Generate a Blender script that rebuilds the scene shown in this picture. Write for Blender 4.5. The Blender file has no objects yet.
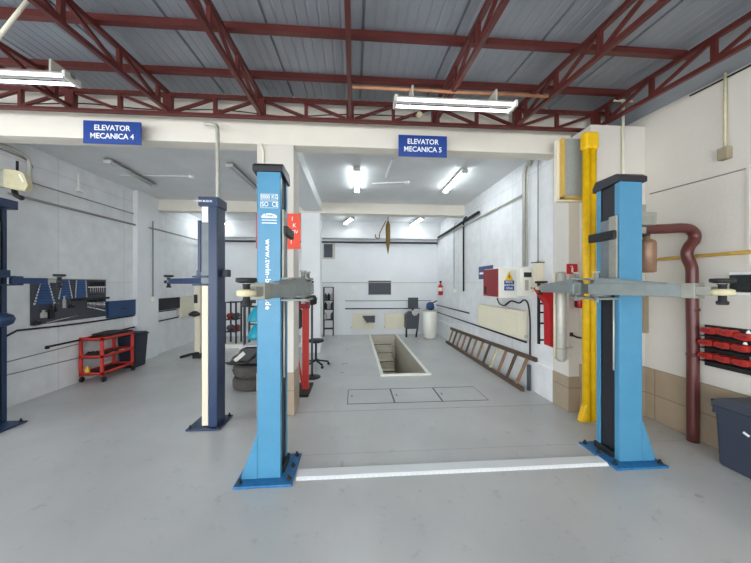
import bpy, math, random
from mathutils import Vector, Matrix
random.seed(7)
C = bpy.context.scene.collection
PI = math.pi

# ---------------------------------------------------------------- camera geometry
F, H, U0, V0 = 295.0, 1.75, 375.5, 284.0
TH = math.atan(.0729); S_, C_ = math.sin(TH), math.cos(TH)
def on(u, v, X=None, Y=None, Z=None):
    """real-world point seen at picture position u,v lying on a wall / plane of the place"""
    l = (u-U0)/F
    a = (S_+C_*l, C_-S_*l, (V0-v)/F)
    t = X/a[0] if X is not None else Y/a[1] if Y is not None else (Z-H)/a[2]
    return Vector((t*a[0], t*a[1], H+t*a[2]))

# ---------------------------------------------------------------- materials
def lin(c):
    return tuple(((x/255)/12.92 if x/255 <= .04045 else ((x/255+.055)/1.055)**2.4) for x in c)
def mat(name, rgb, rough=.5, metal=0., noise=0., nscale=4., bump=0., bscale=60., emit=0., ecol=None, spec=.5, coat=0.):
    m = bpy.data.materials.new(name); m.use_nodes = True
    nt = m.node_tree; b = nt.nodes['Principled BSDF']
    c = lin(rgb)
    b.inputs['Base Color'].default_value = (*c, 1)
    b.inputs['Roughness'].default_value = rough
    b.inputs['Metallic'].default_value = metal
    b.inputs['Specular IOR Level'].default_value = spec
    b.inputs['Coat Weight'].default_value = coat
    if noise or bump:
        tc = nt.nodes.new('ShaderNodeNewGeometry')
    if noise:
        n = nt.nodes.new('ShaderNodeTexNoise'); n.inputs['Scale'].default_value = nscale; n.inputs['Detail'].default_value = 5
        nt.links.new(tc.outputs['Position'], n.inputs['Vector'])
        r = nt.nodes.new('ShaderNodeValToRGB')
        r.color_ramp.elements[0].position = .3; r.color_ramp.elements[1].position = .7
        r.color_ramp.elements[0].color = (*[x*(1-noise) for x in c], 1)
        r.color_ramp.elements[1].color = (*[min(1, x*(1+noise*.5)) for x in c], 1)
        nt.links.new(n.outputs['Fac'], r.inputs['Fac']); nt.links.new(r.outputs['Color'], b.inputs['Base Color'])
    if bump:
        n2 = nt.nodes.new('ShaderNodeTexNoise'); n2.inputs['Scale'].default_value = bscale; n2.inputs['Detail'].default_value = 4
        nt.links.new(tc.outputs['Position'], n2.inputs['Vector'])
        bp = nt.nodes.new('ShaderNodeBump'); bp.inputs['Strength'].default_value = bump; bp.inputs['Distance'].default_value = .01
        nt.links.new(n2.outputs['Fac'], bp.inputs['Height']); nt.links.new(bp.outputs['Normal'], b.inputs['Normal'])
    if emit:
        b.inputs['Emission Color'].default_value = (*(ecol or (1, 1, 1)), 1)
        b.inputs['Emission Strength'].default_value = emit
    return m

M = {}
M['wall'] = mat('white_plaster', (212, 207, 198), .75, noise=.06, nscale=1.2, bump=.25, bscale=35)
M['wallcool'] = mat('white_bay_paint', (232, 234, 236), .6, noise=.05, nscale=1.5, bump=.15, bscale=30)
M['bayceil'] = mat('grey_white_ceiling_paint', (222, 223, 224), .8, noise=.06, nscale=2.5)
M['beam'] = mat('cream_beam_paint', (226, 220, 208), .7, noise=.05, nscale=2, bump=.3, bscale=40)
M['roof'] = mat('galvanised_sheet', (148, 154, 162), .5, .15, noise=.12, nscale=1.5)
M['red'] = mat('oxide_red_paint', (94, 38, 34), .45, noise=.18, nscale=9)
M['brown'] = mat('brown_pipe_plastic', (94, 46, 43), .32, noise=.06, nscale=8)
M['blue'] = mat('light_blue_lift_paint', (74, 139, 174), .38, noise=.06, nscale=7)
M['bluedk'] = mat('worn_blue_paint', (38, 112, 165), .45, noise=.25, nscale=25)
M['navy'] = mat('dark_blue_lift_paint', (30, 52, 86), .4, noise=.1, nscale=6)
M['navydk'] = mat('navy_plastic', (34, 38, 56), .5, noise=.1, nscale=9)
M['black'] = mat('black_rubber', (26, 26, 29), .6)
M['blackgl'] = mat('black_gloss_plastic', (22, 23, 27), .3)
M['cap'] = mat('black_cap_plastic', (36, 36, 42), .45)
M['curtain'] = mat('black_belt_curtain', (30, 31, 38), .5, noise=.1, nscale=20)
M['armgrey'] = mat('grey_painted_steel', (134, 142, 140), .42, .1, noise=.12, nscale=14)
M['carr'] = mat('greenish_grey_steel', (150, 150, 140), .45, .1, noise=.15, nscale=12)
M['carrd'] = mat('carriage_side_grey', (112, 120, 124), .45, noise=.12, nscale=12)
M['cream'] = mat('cream_enamel', (234, 228, 206), .45, noise=.03)
M['creamw'] = mat('cream_white_enamel', (238, 236, 226), .45)
M['beige'] = mat('beige_enamel', (222, 212, 188), .5, noise=.04)
M['steel'] = mat('galvanised_steel', (190, 188, 178), .4, .3, noise=.1, nscale=20)
M['chrome'] = mat('chrome', (215, 215, 215), .18, 1.)
M['white'] = mat('white_plastic', (240, 240, 238), .45)
M['whitepaint'] = mat('white_lettering', (245, 246, 246), .5)
M['signblue'] = mat('sign_blue', (24, 62, 138), .4)
M['signdk'] = mat('small_sign_blue', (44, 60, 120), .4)
M['yellow'] = mat('yellow_paint', (238, 190, 14), .4, noise=.12, nscale=14)
M['gas'] = mat('ochre_gas_pipe_paint', (214, 176, 84), .45, noise=.1, nscale=14)
M['redbr'] = mat('bright_red_paint', (190, 34, 42), .4, noise=.06)
M['redcart'] = mat('cart_red_paint', (205, 58, 50), .45, noise=.1, nscale=10)
M['redtool'] = mat('red_tool_plastic', (176, 44, 34), .4, noise=.15, nscale=30)
M['darkred'] = mat('dark_red_cabinet', (140, 32, 40), .45)
M['banner'] = mat('orange_red_banner', (236, 82, 56), .6)
M['board'] = mat('dark_grey_tool_board', (62, 66, 76), .5)
M['toolblue'] = mat('tool_blue', (30, 84, 150), .4)
M['boxblue'] = mat('dark_blue_sheet_case', (32, 66, 112), .5, noise=.08)
M['cyan'] = mat('turquoise_paint', (32, 164, 190), .4)
M['copper'] = mat('copper_brown_filter', (140, 108, 84), .4, .2, noise=.1, nscale=14)
M['wood'] = mat('weathered_wood', (150, 118, 90), .7, noise=.25, nscale=12)
M['wooddk'] = mat('dark_weathered_wood', (92, 74, 60), .7, noise=.25, nscale=12)
M['orangepipe'] = mat('orange_brown_conduit', (176, 122, 84), .5, noise=.2, nscale=8)
M['tyre'] = mat('dusty_tyre_rubber', (74, 70, 66), .85, noise=.2, nscale=15)
M['tube'] = mat('lit_tube', (255, 255, 255), .3, emit=3.2, ecol=(.93, .98, 1))
M['tubein'] = mat('lit_bay_tube', (255, 255, 255), .3, emit=21, ecol=(.85, .95, 1))
M['tubeoff'] = mat('unlit_tube', (205, 205, 205), .35)
M['fixture'] = mat('lamp_housing', (205, 206, 200), .5)
M['darkfix'] = mat('grey_lamp_housing', (140, 138, 134), .5)
M['screen'] = mat('dark_display', (40, 44, 46), .2)
M['warn'] = mat('warning_yellow', (240, 190, 40), .45)
M['vent'] = mat('grey_mesh_panel', (160, 165, 160), .6, noise=.1, nscale=30)
M['oldcream'] = mat('aged_cream_plastic', (206, 198, 162), .55, noise=.1, nscale=20)
M['pitwall'] = mat('pit_wall_tile', (205, 198, 182), .6, noise=.15, nscale=4)
M['dustbin'] = mat('dark_slate_plastic', (52, 58, 74), .5, noise=.08)
M['tan'] = mat('tan_grey_metal', (152, 140, 116), .5)
M['green'] = mat('green_marking', (130, 200, 110), .5)
M['gold'] = mat('brown_gold_chain', (120, 92, 40), .5, .3)

# floor: grey epoxy with joints
def floor_material():
    m = bpy.data.materials.new('grey_epoxy_floor'); m.use_nodes = True
    nt = m.node_tree; N = nt.nodes; L = nt.links; b = N['Principled BSDF']
    g = N.new('ShaderNodeNewGeometry')
    n = N.new('ShaderNodeTexNoise'); n.inputs['Scale'].default_value = .9; n.inputs['Detail'].default_value = 6
    L.new(g.outputs['Position'], n.inputs['Vector'])
    r = N.new('ShaderNodeValToRGB')
    r.color_ramp.elements[0].position = .3; r.color_ramp.elements[1].position = .72
    r.color_ramp.elements[0].color = (*lin((181, 182, 181)), 1); r.color_ramp.elements[1].color = (*lin((201, 201, 199)), 1)
    L.new(n.outputs['Fac'], r.inputs['Fac'])
    sep = N.new('ShaderNodeSeparateXYZ'); L.new(g.outputs['Position'], sep.inputs[0])
    last = r.outputs['Color']
    def math_(op, a, bb):
        k = N.new('ShaderNodeMath'); k.operation = op
        for i, q in enumerate((a, bb)):
            if isinstance(q, (int, float)): k.inputs[i].default_value = q
            elif q is not None: L.new(q, k.inputs[i])
        return k.outputs[0]
    for y, w in ((4.085, .012), (5.66, .005), (3.05, .004)):
        d = math_('ABSOLUTE', math_('SUBTRACT', sep.outputs['Y'], y), None)
        f = math_('LESS_THAN', d, w)
        gx = math_('MULTIPLY', f, math_('GREATER_THAN', sep.outputs['X'], -.8))
        gx = math_('MULTIPLY', gx, .35)
        mx = N.new('ShaderNodeMix'); mx.data_type = 'RGBA'; mx.inputs['B'].default_value = (*lin((70, 72, 74)), 1)
        L.new(gx, mx.inputs['Factor']); L.new(last, mx.inputs['A']); last = mx.outputs['Result']
    # scuffs / dust streaks
    n3 = N.new('ShaderNodeTexNoise'); n3.inputs['Scale'].default_value = 7; n3.inputs['Detail'].default_value = 8; n3.inputs['Roughness'].default_value = .7
    L.new(g.outputs['Position'], n3.inputs['Vector'])
    r3 = N.new('ShaderNodeValToRGB'); r3.color_ramp.elements[0].position = .28; r3.color_ramp.elements[1].position = .42
    r3.color_ramp.elements[0].color = (.78, .77, .75, 1); r3.color_ramp.elements[1].color = (1, 1, 1, 1)
    L.new(n3.outputs['Fac'], r3.inputs['Fac'])
    mx = N.new('ShaderNodeMix'); mx.data_type = 'RGBA'; mx.blend_type = 'MULTIPLY'; mx.inputs['Factor'].default_value = 1
    L.new(last, mx.inputs['A']); L.new(r3.outputs['Color'], mx.inputs['B'])
    L.new(mx.outputs['Result'], b.inputs['Base Color'])
    n2 = N.new('ShaderNodeTexNoise'); n2.inputs['Scale'].default_value = 3
    L.new(g.outputs['Position'], n2.inputs['Vector'])
    mr = N.new('ShaderNodeMapRange'); mr.inputs['To Min'].default_value = .22; mr.inputs['To Max'].default_value = .42
    L.new(n2.outputs['Fac'], mr.inputs['Value']); L.new(mr.outputs[0], b.inputs['Roughness'])
    return m
M['floor'] = floor_material()

def grid_material(name, rgb, mortar, size, axis, off=(0, 0), msz=.006, rough=.4):
    """tiles laid in a plain grid: axis 'x' wall facing X (uses Y,Z), 'y' wall facing Y (uses X,Z)"""
    m = bpy.data.materials.new(name); m.use_nodes = True
    nt = m.node_tree; N = nt.nodes; L = nt.links; b = N['Principled BSDF']
    g = N.new('ShaderNodeNewGeometry'); sep = N.new('ShaderNodeSeparateXYZ'); L.new(g.outputs['Position'], sep.inputs[0])
    cmb = N.new('ShaderNodeCombineXYZ')
    L.new(sep.outputs['Y' if axis == 'x' else 'X'], cmb.inputs[0]); L.new(sep.outputs['Z'], cmb.inputs[1])
    mp = N.new('ShaderNodeMapping'); mp.inputs['Location'].default_value = (off[0], off[1], 0)
    L.new(cmb.outputs[0], mp.inputs[0])
    br = N.new('ShaderNodeTexBrick'); br.offset = 0; br.squash = 1
    br.inputs['Scale'].default_value = 1; br.inputs['Brick Width'].default_value = size[0]; br.inputs['Row Height'].default_value = size[1]
    br.inputs['Mortar Size'].default_value = msz; br.inputs['Mortar Smooth'].default_value = .1
    c = lin(rgb); br.inputs['Color1'].default_value = (*c, 1); br.inputs['Color2'].default_value = (*[x*.93 for x in c], 1)
    br.inputs['Mortar'].default_value = (*lin(mortar), 1)
    L.new(mp.outputs[0], br.inputs['Vector'])
    n = N.new('ShaderNodeTexNoise'); n.inputs['Scale'].default_value = 5; n.inputs['Detail'].default_value = 5
    L.new(g.outputs['Position'], n.inputs['Vector'])
    mr = N.new('ShaderNodeMapRange'); mr.inputs['To Min'].default_value = .82; mr.inputs['To Max'].default_value = 1.12
    L.new(n.outputs['Fac'], mr.inputs['Value'])
    vm = N.new('ShaderNodeVectorMath'); vm.operation = 'SCALE'; L.new(br.outputs['Color'], vm.inputs[0]); L.new(mr.outputs[0], vm.inputs['Scale'])
    L.new(vm.outputs[0], b.inputs['Base Color']); b.inputs['Roughness'].default_value = rough
    return m
M['tile_x'] = grid_material('beige_wall_tile_side', (170, 152, 130), (128, 112, 96), (.45, .33), 'x', (.1, 0))
M['tile_y'] = grid_material('beige_wall_tile_front', (170, 152, 130), (128, 112, 96), (.45, .33), 'y', (.05, 0))
M['panel_x'] = grid_material('white_bay_panel', (233, 234, 235), (208, 210, 212), (1.4, 1.78), 'x', (.35, 0), .006, .6)

def plate_material():
    m = bpy.data.materials.new('white_chequer_plate'); m.use_nodes = True
    nt = m.node_tree; N = nt.nodes; L = nt.links; b = N['Principled BSDF']
    g = N.new('ShaderNodeNewGeometry'); mp = N.new('ShaderNodeMapping'); mp.inputs['Rotation'].default_value = (0, 0, PI/4)
    L.new(g.outputs['Position'], mp.inputs[0])
    v = N.new('ShaderNodeTexVoronoi'); v.inputs['Scale'].default_value = 28; v.inputs['Randomness'].default_value = 0
    L.new(mp.outputs[0], v.inputs['Vector'])
    r = N.new('ShaderNodeValToRGB'); r.color_ramp.elements[0].position = .2; r.color_ramp.elements[1].position = .35
    r.color_ramp.elements[0].color = (*lin((238, 240, 240)), 1); r.color_ramp.elements[1].color = (*lin((222, 225, 226)), 1)
    L.new(v.outputs['Distance'], r.inputs['Fac']); L.new(r.outputs['Color'], b.inputs['Base Color'])
    b.inputs['Roughness'].default_value = .4
    return m
M['plate'] = plate_material()

# ---------------------------------------------------------------- mesh builder
class MB:
    def __init__(s): s.v = []; s.f = []; s.m = []; s.sm = []; s.cm = 0
    def add(s, vs, fs, smooth=False):
        k = len(s.v); s.v += [Vector(p) for p in vs]
        for f in fs: s.f.append([i+k for i in f]); s.m.append(s.cm); s.sm.append(smooth)
        return s
    def box(s, x0, x1, y0, y1, z0, z1):
        vs = [(x, y, z) for z in (z0, z1) for y in (y0, y1) for x in (x0, x1)]
        return s.add(vs, [(0, 2, 3, 1), (4, 5, 7, 6), (0, 1, 5, 4), (2, 6, 7, 3), (0, 4, 6, 2), (1, 3, 7, 5)])
    def bar(s, p, q, w, h, up=(0, 0, 1)):
        p, q = Vector(p), Vector(q); a = (q-p).normalized(); up = Vector(up)
        if abs(a.dot(up)) > .98: up = Vector((0, 1, 0))
        b = a.cross(up).normalized()*w/2; c = b.cross(a).normalized()*h/2
        vs = [e+i*b+j*c for e in (p, q) for j in (-1, 1) for i in (-1, 1)]
        return s.add(vs, [(0, 2, 3, 1), (4, 5, 7, 6), (0, 1, 5, 4), (2, 6, 7, 3), (0, 4, 6, 2), (1, 3, 7, 5)])
    def tube(s, pts, r, n=10):
        pts = [Vector(p) for p in pts]; rings = []; prev = None
        for i, p in enumerate(pts):
            a = (pts[min(i+1, len(pts)-1)]-pts[max(i-1, 0)]).normalized()
            if prev is None:
                ref = Vector((0, 0, 1)) if abs(a.z) < .9 else Vector((1, 0, 0)); b = a.cross(ref).normalized()
            else: b = (prev-a*prev.dot(a)).normalized()
            prev = b; c = a.cross(b)
            rr = r[i] if isinstance(r, (list, tuple)) else r
            rings.append([p+rr*(math.cos(2*PI*k/n)*b+math.sin(2*PI*k/n)*c) for k in range(n)])
        k0 = len(s.v); s.v += [p for g in rings for p in g]
        for i in range(len(pts)-1):
            for k in range(n):
                k2 = (k+1) % n
                s.f.append([k0+i*n+k, k0+i*n+k2, k0+(i+1)*n+k2, k0+(i+1)*n+k]); s.m.append(s.cm); s.sm.append(True)
        s.f.append([k0+k for k in reversed(range(n))]); s.f.append([k0+(len(pts)-1)*n+k for k in range(n)])
        s.m += [s.cm]*2; s.sm += [False]*2
        return s
    def lathe(s, c, prof, axis=(0, 0, 1), n=20):
        c = Vector(c); a = Vector(axis).normalized()
        ref = Vector((1, 0, 0)) if abs(a.x) < .9 else Vector((0, 1, 0)); b = a.cross(ref).normalized(); d = a.cross(b)
        k0 = len(s.v)
        for r, h in prof:
            s.v += [c+a*h+max(r, 1e-4)*(math.cos(2*PI*k/n)*b+math.sin(2*PI*k/n)*d) for k in range(n)]
        for i in range(len(prof)-1):
            for k in range(n):
                k2 = (k+1) % n
                s.f.append([k0+i*n+k, k0+i*n+k2, k0+(i+1)*n+k2, k0+(i+1)*n+k]); s.m.append(s.cm); s.sm.append(True)
        s.f.append([k0+k for k in reversed(range(n))]); s.f.append([k0+(len(prof)-1)*n+k for k in range(n)])
        s.m += [s.cm]*2; s.sm += [False]*2
        return s
    def prism(s, poly, lo, hi, axis='y'):
        n = len(poly)
        def pt(a, b, t): return {'x': (t, a, b), 'y': (a, t, b), 'z': (a, b, t)}[axis]
        vs = [pt(a, b, lo) for a, b in poly]+[pt(a, b, hi) for a, b in poly]
        return s.add(vs, [tuple(range(n)), tuple(range(2*n-1, n-1, -1))]+[(i, i+n, (i+1) % n+n, (i+1) % n) for i in range(n)])

WL = {}
def wl(o): return WL[o.name] if o is not None else Vector((0, 0, 0))
def build(name, mb, m, parent=None, bevel=0., seg=2):
    lo = [min(p[i] for p in mb.v) for i in range(3)]; hi = [max(p[i] for p in mb.v) for i in range(3)]
    org = Vector(((lo[0]+hi[0])/2, (lo[1]+hi[1])/2, lo[2]))
    me = bpy.data.meshes.new(name); me.from_pydata([p-org for p in mb.v], [], mb.f)
    for k in (m if isinstance(m, (list, tuple)) else [m]): me.materials.append(M[k] if isinstance(k, str) else k)
    for i, p in enumerate(me.polygons): p.material_index = mb.m[i]; p.use_smooth = mb.sm[i]
    import bmesh
    b = bmesh.new(); b.from_mesh(me); bmesh.ops.recalc_face_normals(b, faces=b.faces); b.to_mesh(me); b.free()
    o = bpy.data.objects.new(name, me); C.objects.link(o)
    o.location = org-wl(parent)
    if parent is not None: o.parent = parent
    WL[o.name] = org
    if bevel:
        md = o.modifiers.new('bevel', 'BEVEL'); md.width = bevel; md.segments = seg; md.limit_method = 'ANGLE'; md.angle_limit = math.radians(40)
    return o
def tag(o, label=None, cat=None, group=None, kind=None):
    if label: o['label'] = label
    if cat: o['category'] = cat
    if group: o['group'] = group
    if kind: o['kind'] = kind
    return o
def thing(name, label, cat, loc=(0, 0, 0), group=None):
    o = bpy.data.objects.new(name, None); C.objects.link(o); o.location = loc; o.empty_display_size = .1
    WL[o.name] = Vector(loc); return tag(o, label, cat, group)
def struct(name, mb, m, bevel=0.): return tag(build(name, mb, m, None, bevel), kind='structure')
def one(name, mb, m, label, cat, group=None, bevel=0.): return tag(build(name, mb, m, None, bevel), label, cat, group)
def dup(root, loc, rotz=0, label=None, group=None):
    r = root.copy(); C.objects.link(r); r.location = loc; r.rotation_euler = (0, 0, rotz)
    if label: r['label'] = label
    if group: r['group'] = group
    for ch in list(root.children):
        c = ch.copy(); C.objects.link(c); c.parent = r
        for g in ch.children:
            d = g.copy(); C.objects.link(d); d.parent = c
    return r
def text(name, s, size, loc, a, b, m, parent=None, bold=.0, depth=.002, spacing=1., squeeze=1.):
    """lettering as thin raised mesh; a = reading direction, b = up of the letters"""
    cu = bpy.data.curves.new('t', 'FONT'); cu.body = s; cu.size = size; cu.align_x = 'CENTER'; cu.align_y = 'CENTER'
    cu.offset = bold; cu.extrude = depth; cu.space_character = spacing; cu.resolution_u = 3; cu.space_line = .95
    to = bpy.data.objects.new('t', cu); C.objects.link(to)
    bpy.context.view_layer.update()
    me = bpy.data.meshes.new_from_object(to.evaluated_get(bpy.context.evaluated_depsgraph_get()))
    bpy.data.objects.remove(to)
    a, b = Vector(a), Vector(b); n = a.cross(b)
    for v in me.vertices: v.co = a*v.co.x*squeeze+b*v.co.y+n*v.co.z
    me.materials.clear(); me.materials.append(M[m]); me.name = name
    o = bpy.data.objects.new(name, me); C.objects.link(o); o.location = Vector(loc)-wl(parent)
    if parent is not None: o.parent = parent
    WL[o.name] = Vector(loc)
    return o
FX, FZ = (1, 0, 0), (0, 0, 1)

# ================================================================ the setting
XL, XR, XO, YF, YB, ZC = -4.88, 2.92, 3.84, 4.0, 10.2, 3.83   # bay walls, outer wall, facade, back wall, bay ceiling
PX0, PX1, PY0, PY1, PD = .57, 1.41, 5.63, 10.06, 1.6            # inspection pit
def roofz(y): return 4.21+.07*(y-4)

fl = MB()
for x0, x1, y0, y1 in ((-14, 9, -9, PY0-.06), (-14, PX0-.06, PY0-.06, PY1+.06), (PX1+.06, 9, PY0-.06, PY1+.06), (-14, 9, PY1+.06, 12)):
    fl.box(x0, x1, y0, y1, -.12, 0)
struct('floor', fl, 'floor')
pw = MB().box(PX0-.06, PX0, PY0-.06, PY1+.06, -PD, -.001).box(PX1, PX1+.06, PY0-.06, PY1+.06, -PD, -.001).box(PX0, PX1, PY1, PY1+.06, -PD, -.001).box(PX0, PX1, PY0-.06, PY0, -PD, -.001)
pw.box(PX0-.06, PX1+.06, PY0-.06, PY1+.06, -PD-.1, -PD)
struct('trim_1', pw, grid_material('pit_side_tiles', (215, 208, 192), (140, 132, 120), (.5, .4), 'x'))
st = MB()
for k in range(1, 8): st.box(PX0+.002, 1.2, PY1-.3*k-.3, PY1-.3*k, -.2*k-.19, -.2*k)
struct('trim_2', st, 'pitwall')
nos = MB()
for k in range(1, 8): nos.box(PX0+.004, 1.2, PY1-.3*k-.32, PY1-.3*k-.285, -.2*k, -.2*k+.012)
struct('trim_3', nos, 'black')
rim = MB().box(PX0-.07, PX1+.07, PY0-.07, PY0, .0, .03).box(PX0-.065, PX0, PY0, PY1, .0, .015).box(PX1, PX1+.07, PY0, PY1, .0, .02)
one('pit_rim', rim, 'creamw', 'white steel edging around the open inspection pit in the floor', 'pit rim', bevel=.004)

# bay walls
struct('wall_left', MB().box(XL-.2, XL, YF, YB+.2, 0, 4.6), 'panel_x')
struct('trim_8', MB().box(XL, XL+.1, 6.9, 7.6, 0, ZC), 'wallcool')
struct('wall_right', MB().box(XR, XR+.2, 4.14, YB+.2, 0, ZC+.1), 'panel_x')
struct('wall_back', MB().box(XL-.2, XR+.2, YB, YB+.2, 0, 4.2), 'wallcool')
struct('ceiling', MB().box(XL-.2, XR+.2, YF+.2, YB+.2, ZC, ZC+.15), 'bayceil')
struct('trim_4', MB().box(-13, 3.08, YF, YF+.22, 3.6, 3.86), 'beam', .006)            # header over the bays
struct('wall_front', MB().box(-13, XO, YF+.08, YF+.2, 3.86, 4.6), 'beam')
struct('wall_front', MB().box(-13, XL-.001, YF, YF+.3, 0, 3.6), 'wall')
struct('trim_5', MB().box(XL, XR, 7.6, 7.85, 3.555, ZC), 'beam', .005)                 # cross beam
struct('trim_6', MB().box(-1.28, -.82, YF+.22, 7.6, 3.6, ZC), 'wallcool', .005)        # beam between the bays
struct('trim_7', MB().box(XL, XR, 9.85, YB, 3.28, ZC), 'bayceil')                       # beam on the back wall
p = MB().box(-1.28, -.8, YF, YF+.36, .57, 3.6); struct('trim_9', p, 'wall', .008)
struct('baseboard_middle', MB().box(-1.285, -.795, YF-.006, YF+.365, 0, .57), 'tile_x')
struct('trim_10', MB().box(-1.34, -.86, 7.6, 7.95, 0, 3.555), 'wallcool', .01)
# right-hand pillar and outer wall
struct('trim_11', MB().box(2.925, 3.12, 3.83, 4.3, .48, 3.6), 'wall', .006)
struct('baseboard_right', MB().box(2.915, 3.12, 3.82, 4.14, 0, .48), 'tile_y')
struct('trim_12', MB().box(3.08, XO, 3.63, 4.08, .66, 3.83), 'wall', .004)
struct('baseboard_right', MB().box(3.078, XO-.006, 3.622, 4.08, 0, .66), 'tile_y')
struct('wall_right', MB().box(XO, XO+.2, -6.5, 4.2, .66, 4.7), 'wall')
struct('baseboard_right', MB().box(XO-.006, XO+.2, -6.5, 4.2, 0, .66), 'tile_x')

struct('wall_front', MB().box(3.08, XO, YF+.081, YF+.3, 3.6, 3.86), 'beam')
# corrugated canopy roof (ribs run towards the facade)
rf = MB(); poly = []; x = -12.6
zs = []
while x < XO:
    big = (round(x*10) % 9 == 0)
    for dx, dz in ((0, 0), (.07, 0), (.078, .005 if not big else .03), (.09, .005 if not big else .03)):
        zs.append((x+dx, dz))
    x += .1
zs = [(min(a, XO), b) for a, b in zs]
vs = []; fs = []
y0, y1 = -4.6, 4.08
for a, dz in zs: vs += [(a, y0, roofz(y0)+.065+dz), (a, y1, roofz(y1)+.065+dz)]
for i in range(len(zs)-1): fs.append((2*i, 2*i+1, 2*i+3, 2*i+2))
k = len(vs)
vs += [(-12.6, y0, roofz(y0)+.14), (XO, y0, roofz(y0)+.14), (XO, y1, roofz(y1)+.14), (-12.6, y1, roofz(y1)+.14)]
fs.append((k, k+1, k+2, k+3))
rf.add(vs, fs); struct('ceiling', rf, 'roof')

fy0, fy1 = -4.6, 4.08
fm = MB(); A_ = []
for y in (fy0, fy1):
    for x, dz in ((3.46, .062), (XO-.001, -.215), (XO-.001, -.209), (3.46, .068)): A_.append((x, y, roofz(y)+dz))
fm.add(A_, [(0, 1, 2, 3), (7, 6, 5, 4), (0, 4, 5, 1), (1, 5, 6, 2), (2, 6, 7, 3), (3, 7, 4, 0)])
struct('ceiling', fm, 'roof')
# ================================================================ steel work
BZ = -.26
def truss(x, label, w=.042):
    t = thing('roof_truss', label, 'roof truss', (x, 0, roofz(0)+BZ))
    ya, yb = -3.6, 3.97
    def tz(y): return roofz(y)-.03
    def bz(y): return roofz(y)+BZ+.0
    build('top_chord', MB().bar((x, ya, tz(ya)), (x, yb, tz(yb)), w, .045), 'red', t)
    build('bottom_chord', MB().bar((x, ya, bz(ya)), (x, yb, bz(yb)), w, .042), 'red', t)
    y = 3.73
    while y > ya:
        build('web_strut', MB().bar((x, y, bz(y)+.02), (x, y, tz(y)-.02), w*.8, .045, (0, 1, 0)), 'red', t)
        y2 = y-.59
        if y2 > ya:
            build('web_diagonal', MB().bar((x, y, bz(y)+.02), (x, y2+.04, tz(y2)-.02), w*.6, .035), 'red', t)
        y -= .59
TR = ((-3.5, 'dark red roof truss between the hose reel corner and the ELEVATOR MECANICA 4 sign'),
      (-2.35, 'dark red roof truss ending above the dark blue post with the name plate'),
      (-1.2, 'dark red roof truss ending above the lettered light blue post'),
      (-.05, 'dark red roof truss seen edge-on as an upright line in the middle'),
      (1.1, 'dark red roof truss ending above the ELEVATOR MECANICA 5 sign'),
      (2.25, 'dark red roof truss between the ELEVATOR MECANICA 5 sign and the yellow pipes'),
      (3.4, 'dark red roof truss beside the drainpipe wall, above the plain light blue post'))
for a in TR: truss(*a)
for (y, lb) in ((3.56, 'dark red roof purlin running sideways, the one nearer the white facade'), (2.86, 'dark red roof purlin running sideways, the second one from the facade')):
    z = roofz(y)+.028
    one('roof_purlin', MB().box(-12.5, XO-.3, y-.03, y+.03, z-.03, z+.03), 'red', lb, 'roof purlin')

# lattice girder along the facade
lt = thing('lattice_girder', 'long dark red lattice girder running sideways above the white header beam', 'girder', (-.5, 3.93, 3.9))
build('bottom_chord', MB().box(-9, 3.45, 3.9, 3.955, 3.895, 3.928), 'red', lt)
build('top_chord', MB().box(-9, 3.7, 3.9, 3.955, 4.13, 4.17), 'red', lt)
xs = [-8.1, -6.95, -5.8, -4.65, -3.5, -2.35, -1.2, -.05, 1.1, 2.25, 3.4]
for i, x in enumerate(xs):
    build('post', MB().box(x-.05, x+.05, 3.895, 3.96, 3.928, 4.13), 'red', lt)
    if i == len(xs)-1: continue
    xm = x+.575
    build('post', MB().box(xm-.02, xm+.02, 3.905, 3.95, 3.928, 4.13), 'red', lt)
    up = (i % 2 == 1)
    for a in (x+.06, xm+.02):
        b = a+.49
        za, zb = (3.94, 4.12) if up else (4.12, 3.94)
        build('diagonal', MB().bar((a, 3.927, za), (b, 3.927, zb), .03, .035, (0, 1, 0)), 'red', lt)

q = on(419.5, 115, Y=3.88)
one('junction_box', MB().lathe((q.x, 3.893, q.z), [(.03, 0), (.04, .01), (.04, .03), (.035, .035)], axis=(0, -1, 0), n=16), 'oldcream', 'small round cream box on the lattice girder above the ELEVATOR MECANICA 5 sign', 'junction box')
# loose black cable behind the lattice
def curve_pts(pts, n=8):
    pts = [Vector(p) for p in pts]; out = []
    P_ = [pts[0]]+pts+[pts[-1]]
    for i in range(1, len(P_)-2):
        for k in range(n):
            t = k/n; a, b, c, d = P_[i-1:i+3]
            out.append(.5*((2*b)+(c-a)*t+(2*a-5*b+4*c-d)*t*t+(3*b-a-3*c+d)*t**3))
    out.append(pts[-1]); return out
def cable(name, pts, r, m, label, cat, n=6, smooth=True):
    return one(name, MB().tube(curve_pts(pts) if smooth else pts, r, n), m, label, cat)
cable('electric_cable', [(-4.9, 3.985, 4.02), (-4.2, 3.985, 3.99), (-3.4, 3.985, 4.03), (-2.6, 3.985, 3.99), (-1.7, 3.985, 4.02), (-.9, 3.985, 3.97), (-.1, 3.985, 4.03), (.9, 3.985, 4.04)], .007, 'black',
      'thin black cable sagging behind the red lattice girder', 'cable')
one('conduit', MB().tube([(-4.6, 3.2, 3.88), (-2.92, 3.2, 3.88)], .017, 8), 'orangepipe', 'orange brown conduit above the lamp on the ELEVATOR MECANICA 4 side', 'conduit')
one('conduit', MB().tube([(-.02, 3.2, 3.88), (2.2, 3.2, 3.88)], .017, 8), 'orangepipe', 'orange brown conduit above the roof lamp on the ELEVATOR MECANICA 5 side', 'conduit')
a, b = on(-12, 50, Y=2.5), on(36, -10, Y=2.5)
one('conduit', MB().tube([a, b], .014, 8), 'cream', 'pale slanting pipe high under the roof above the tool board bay', 'conduit')

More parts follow.
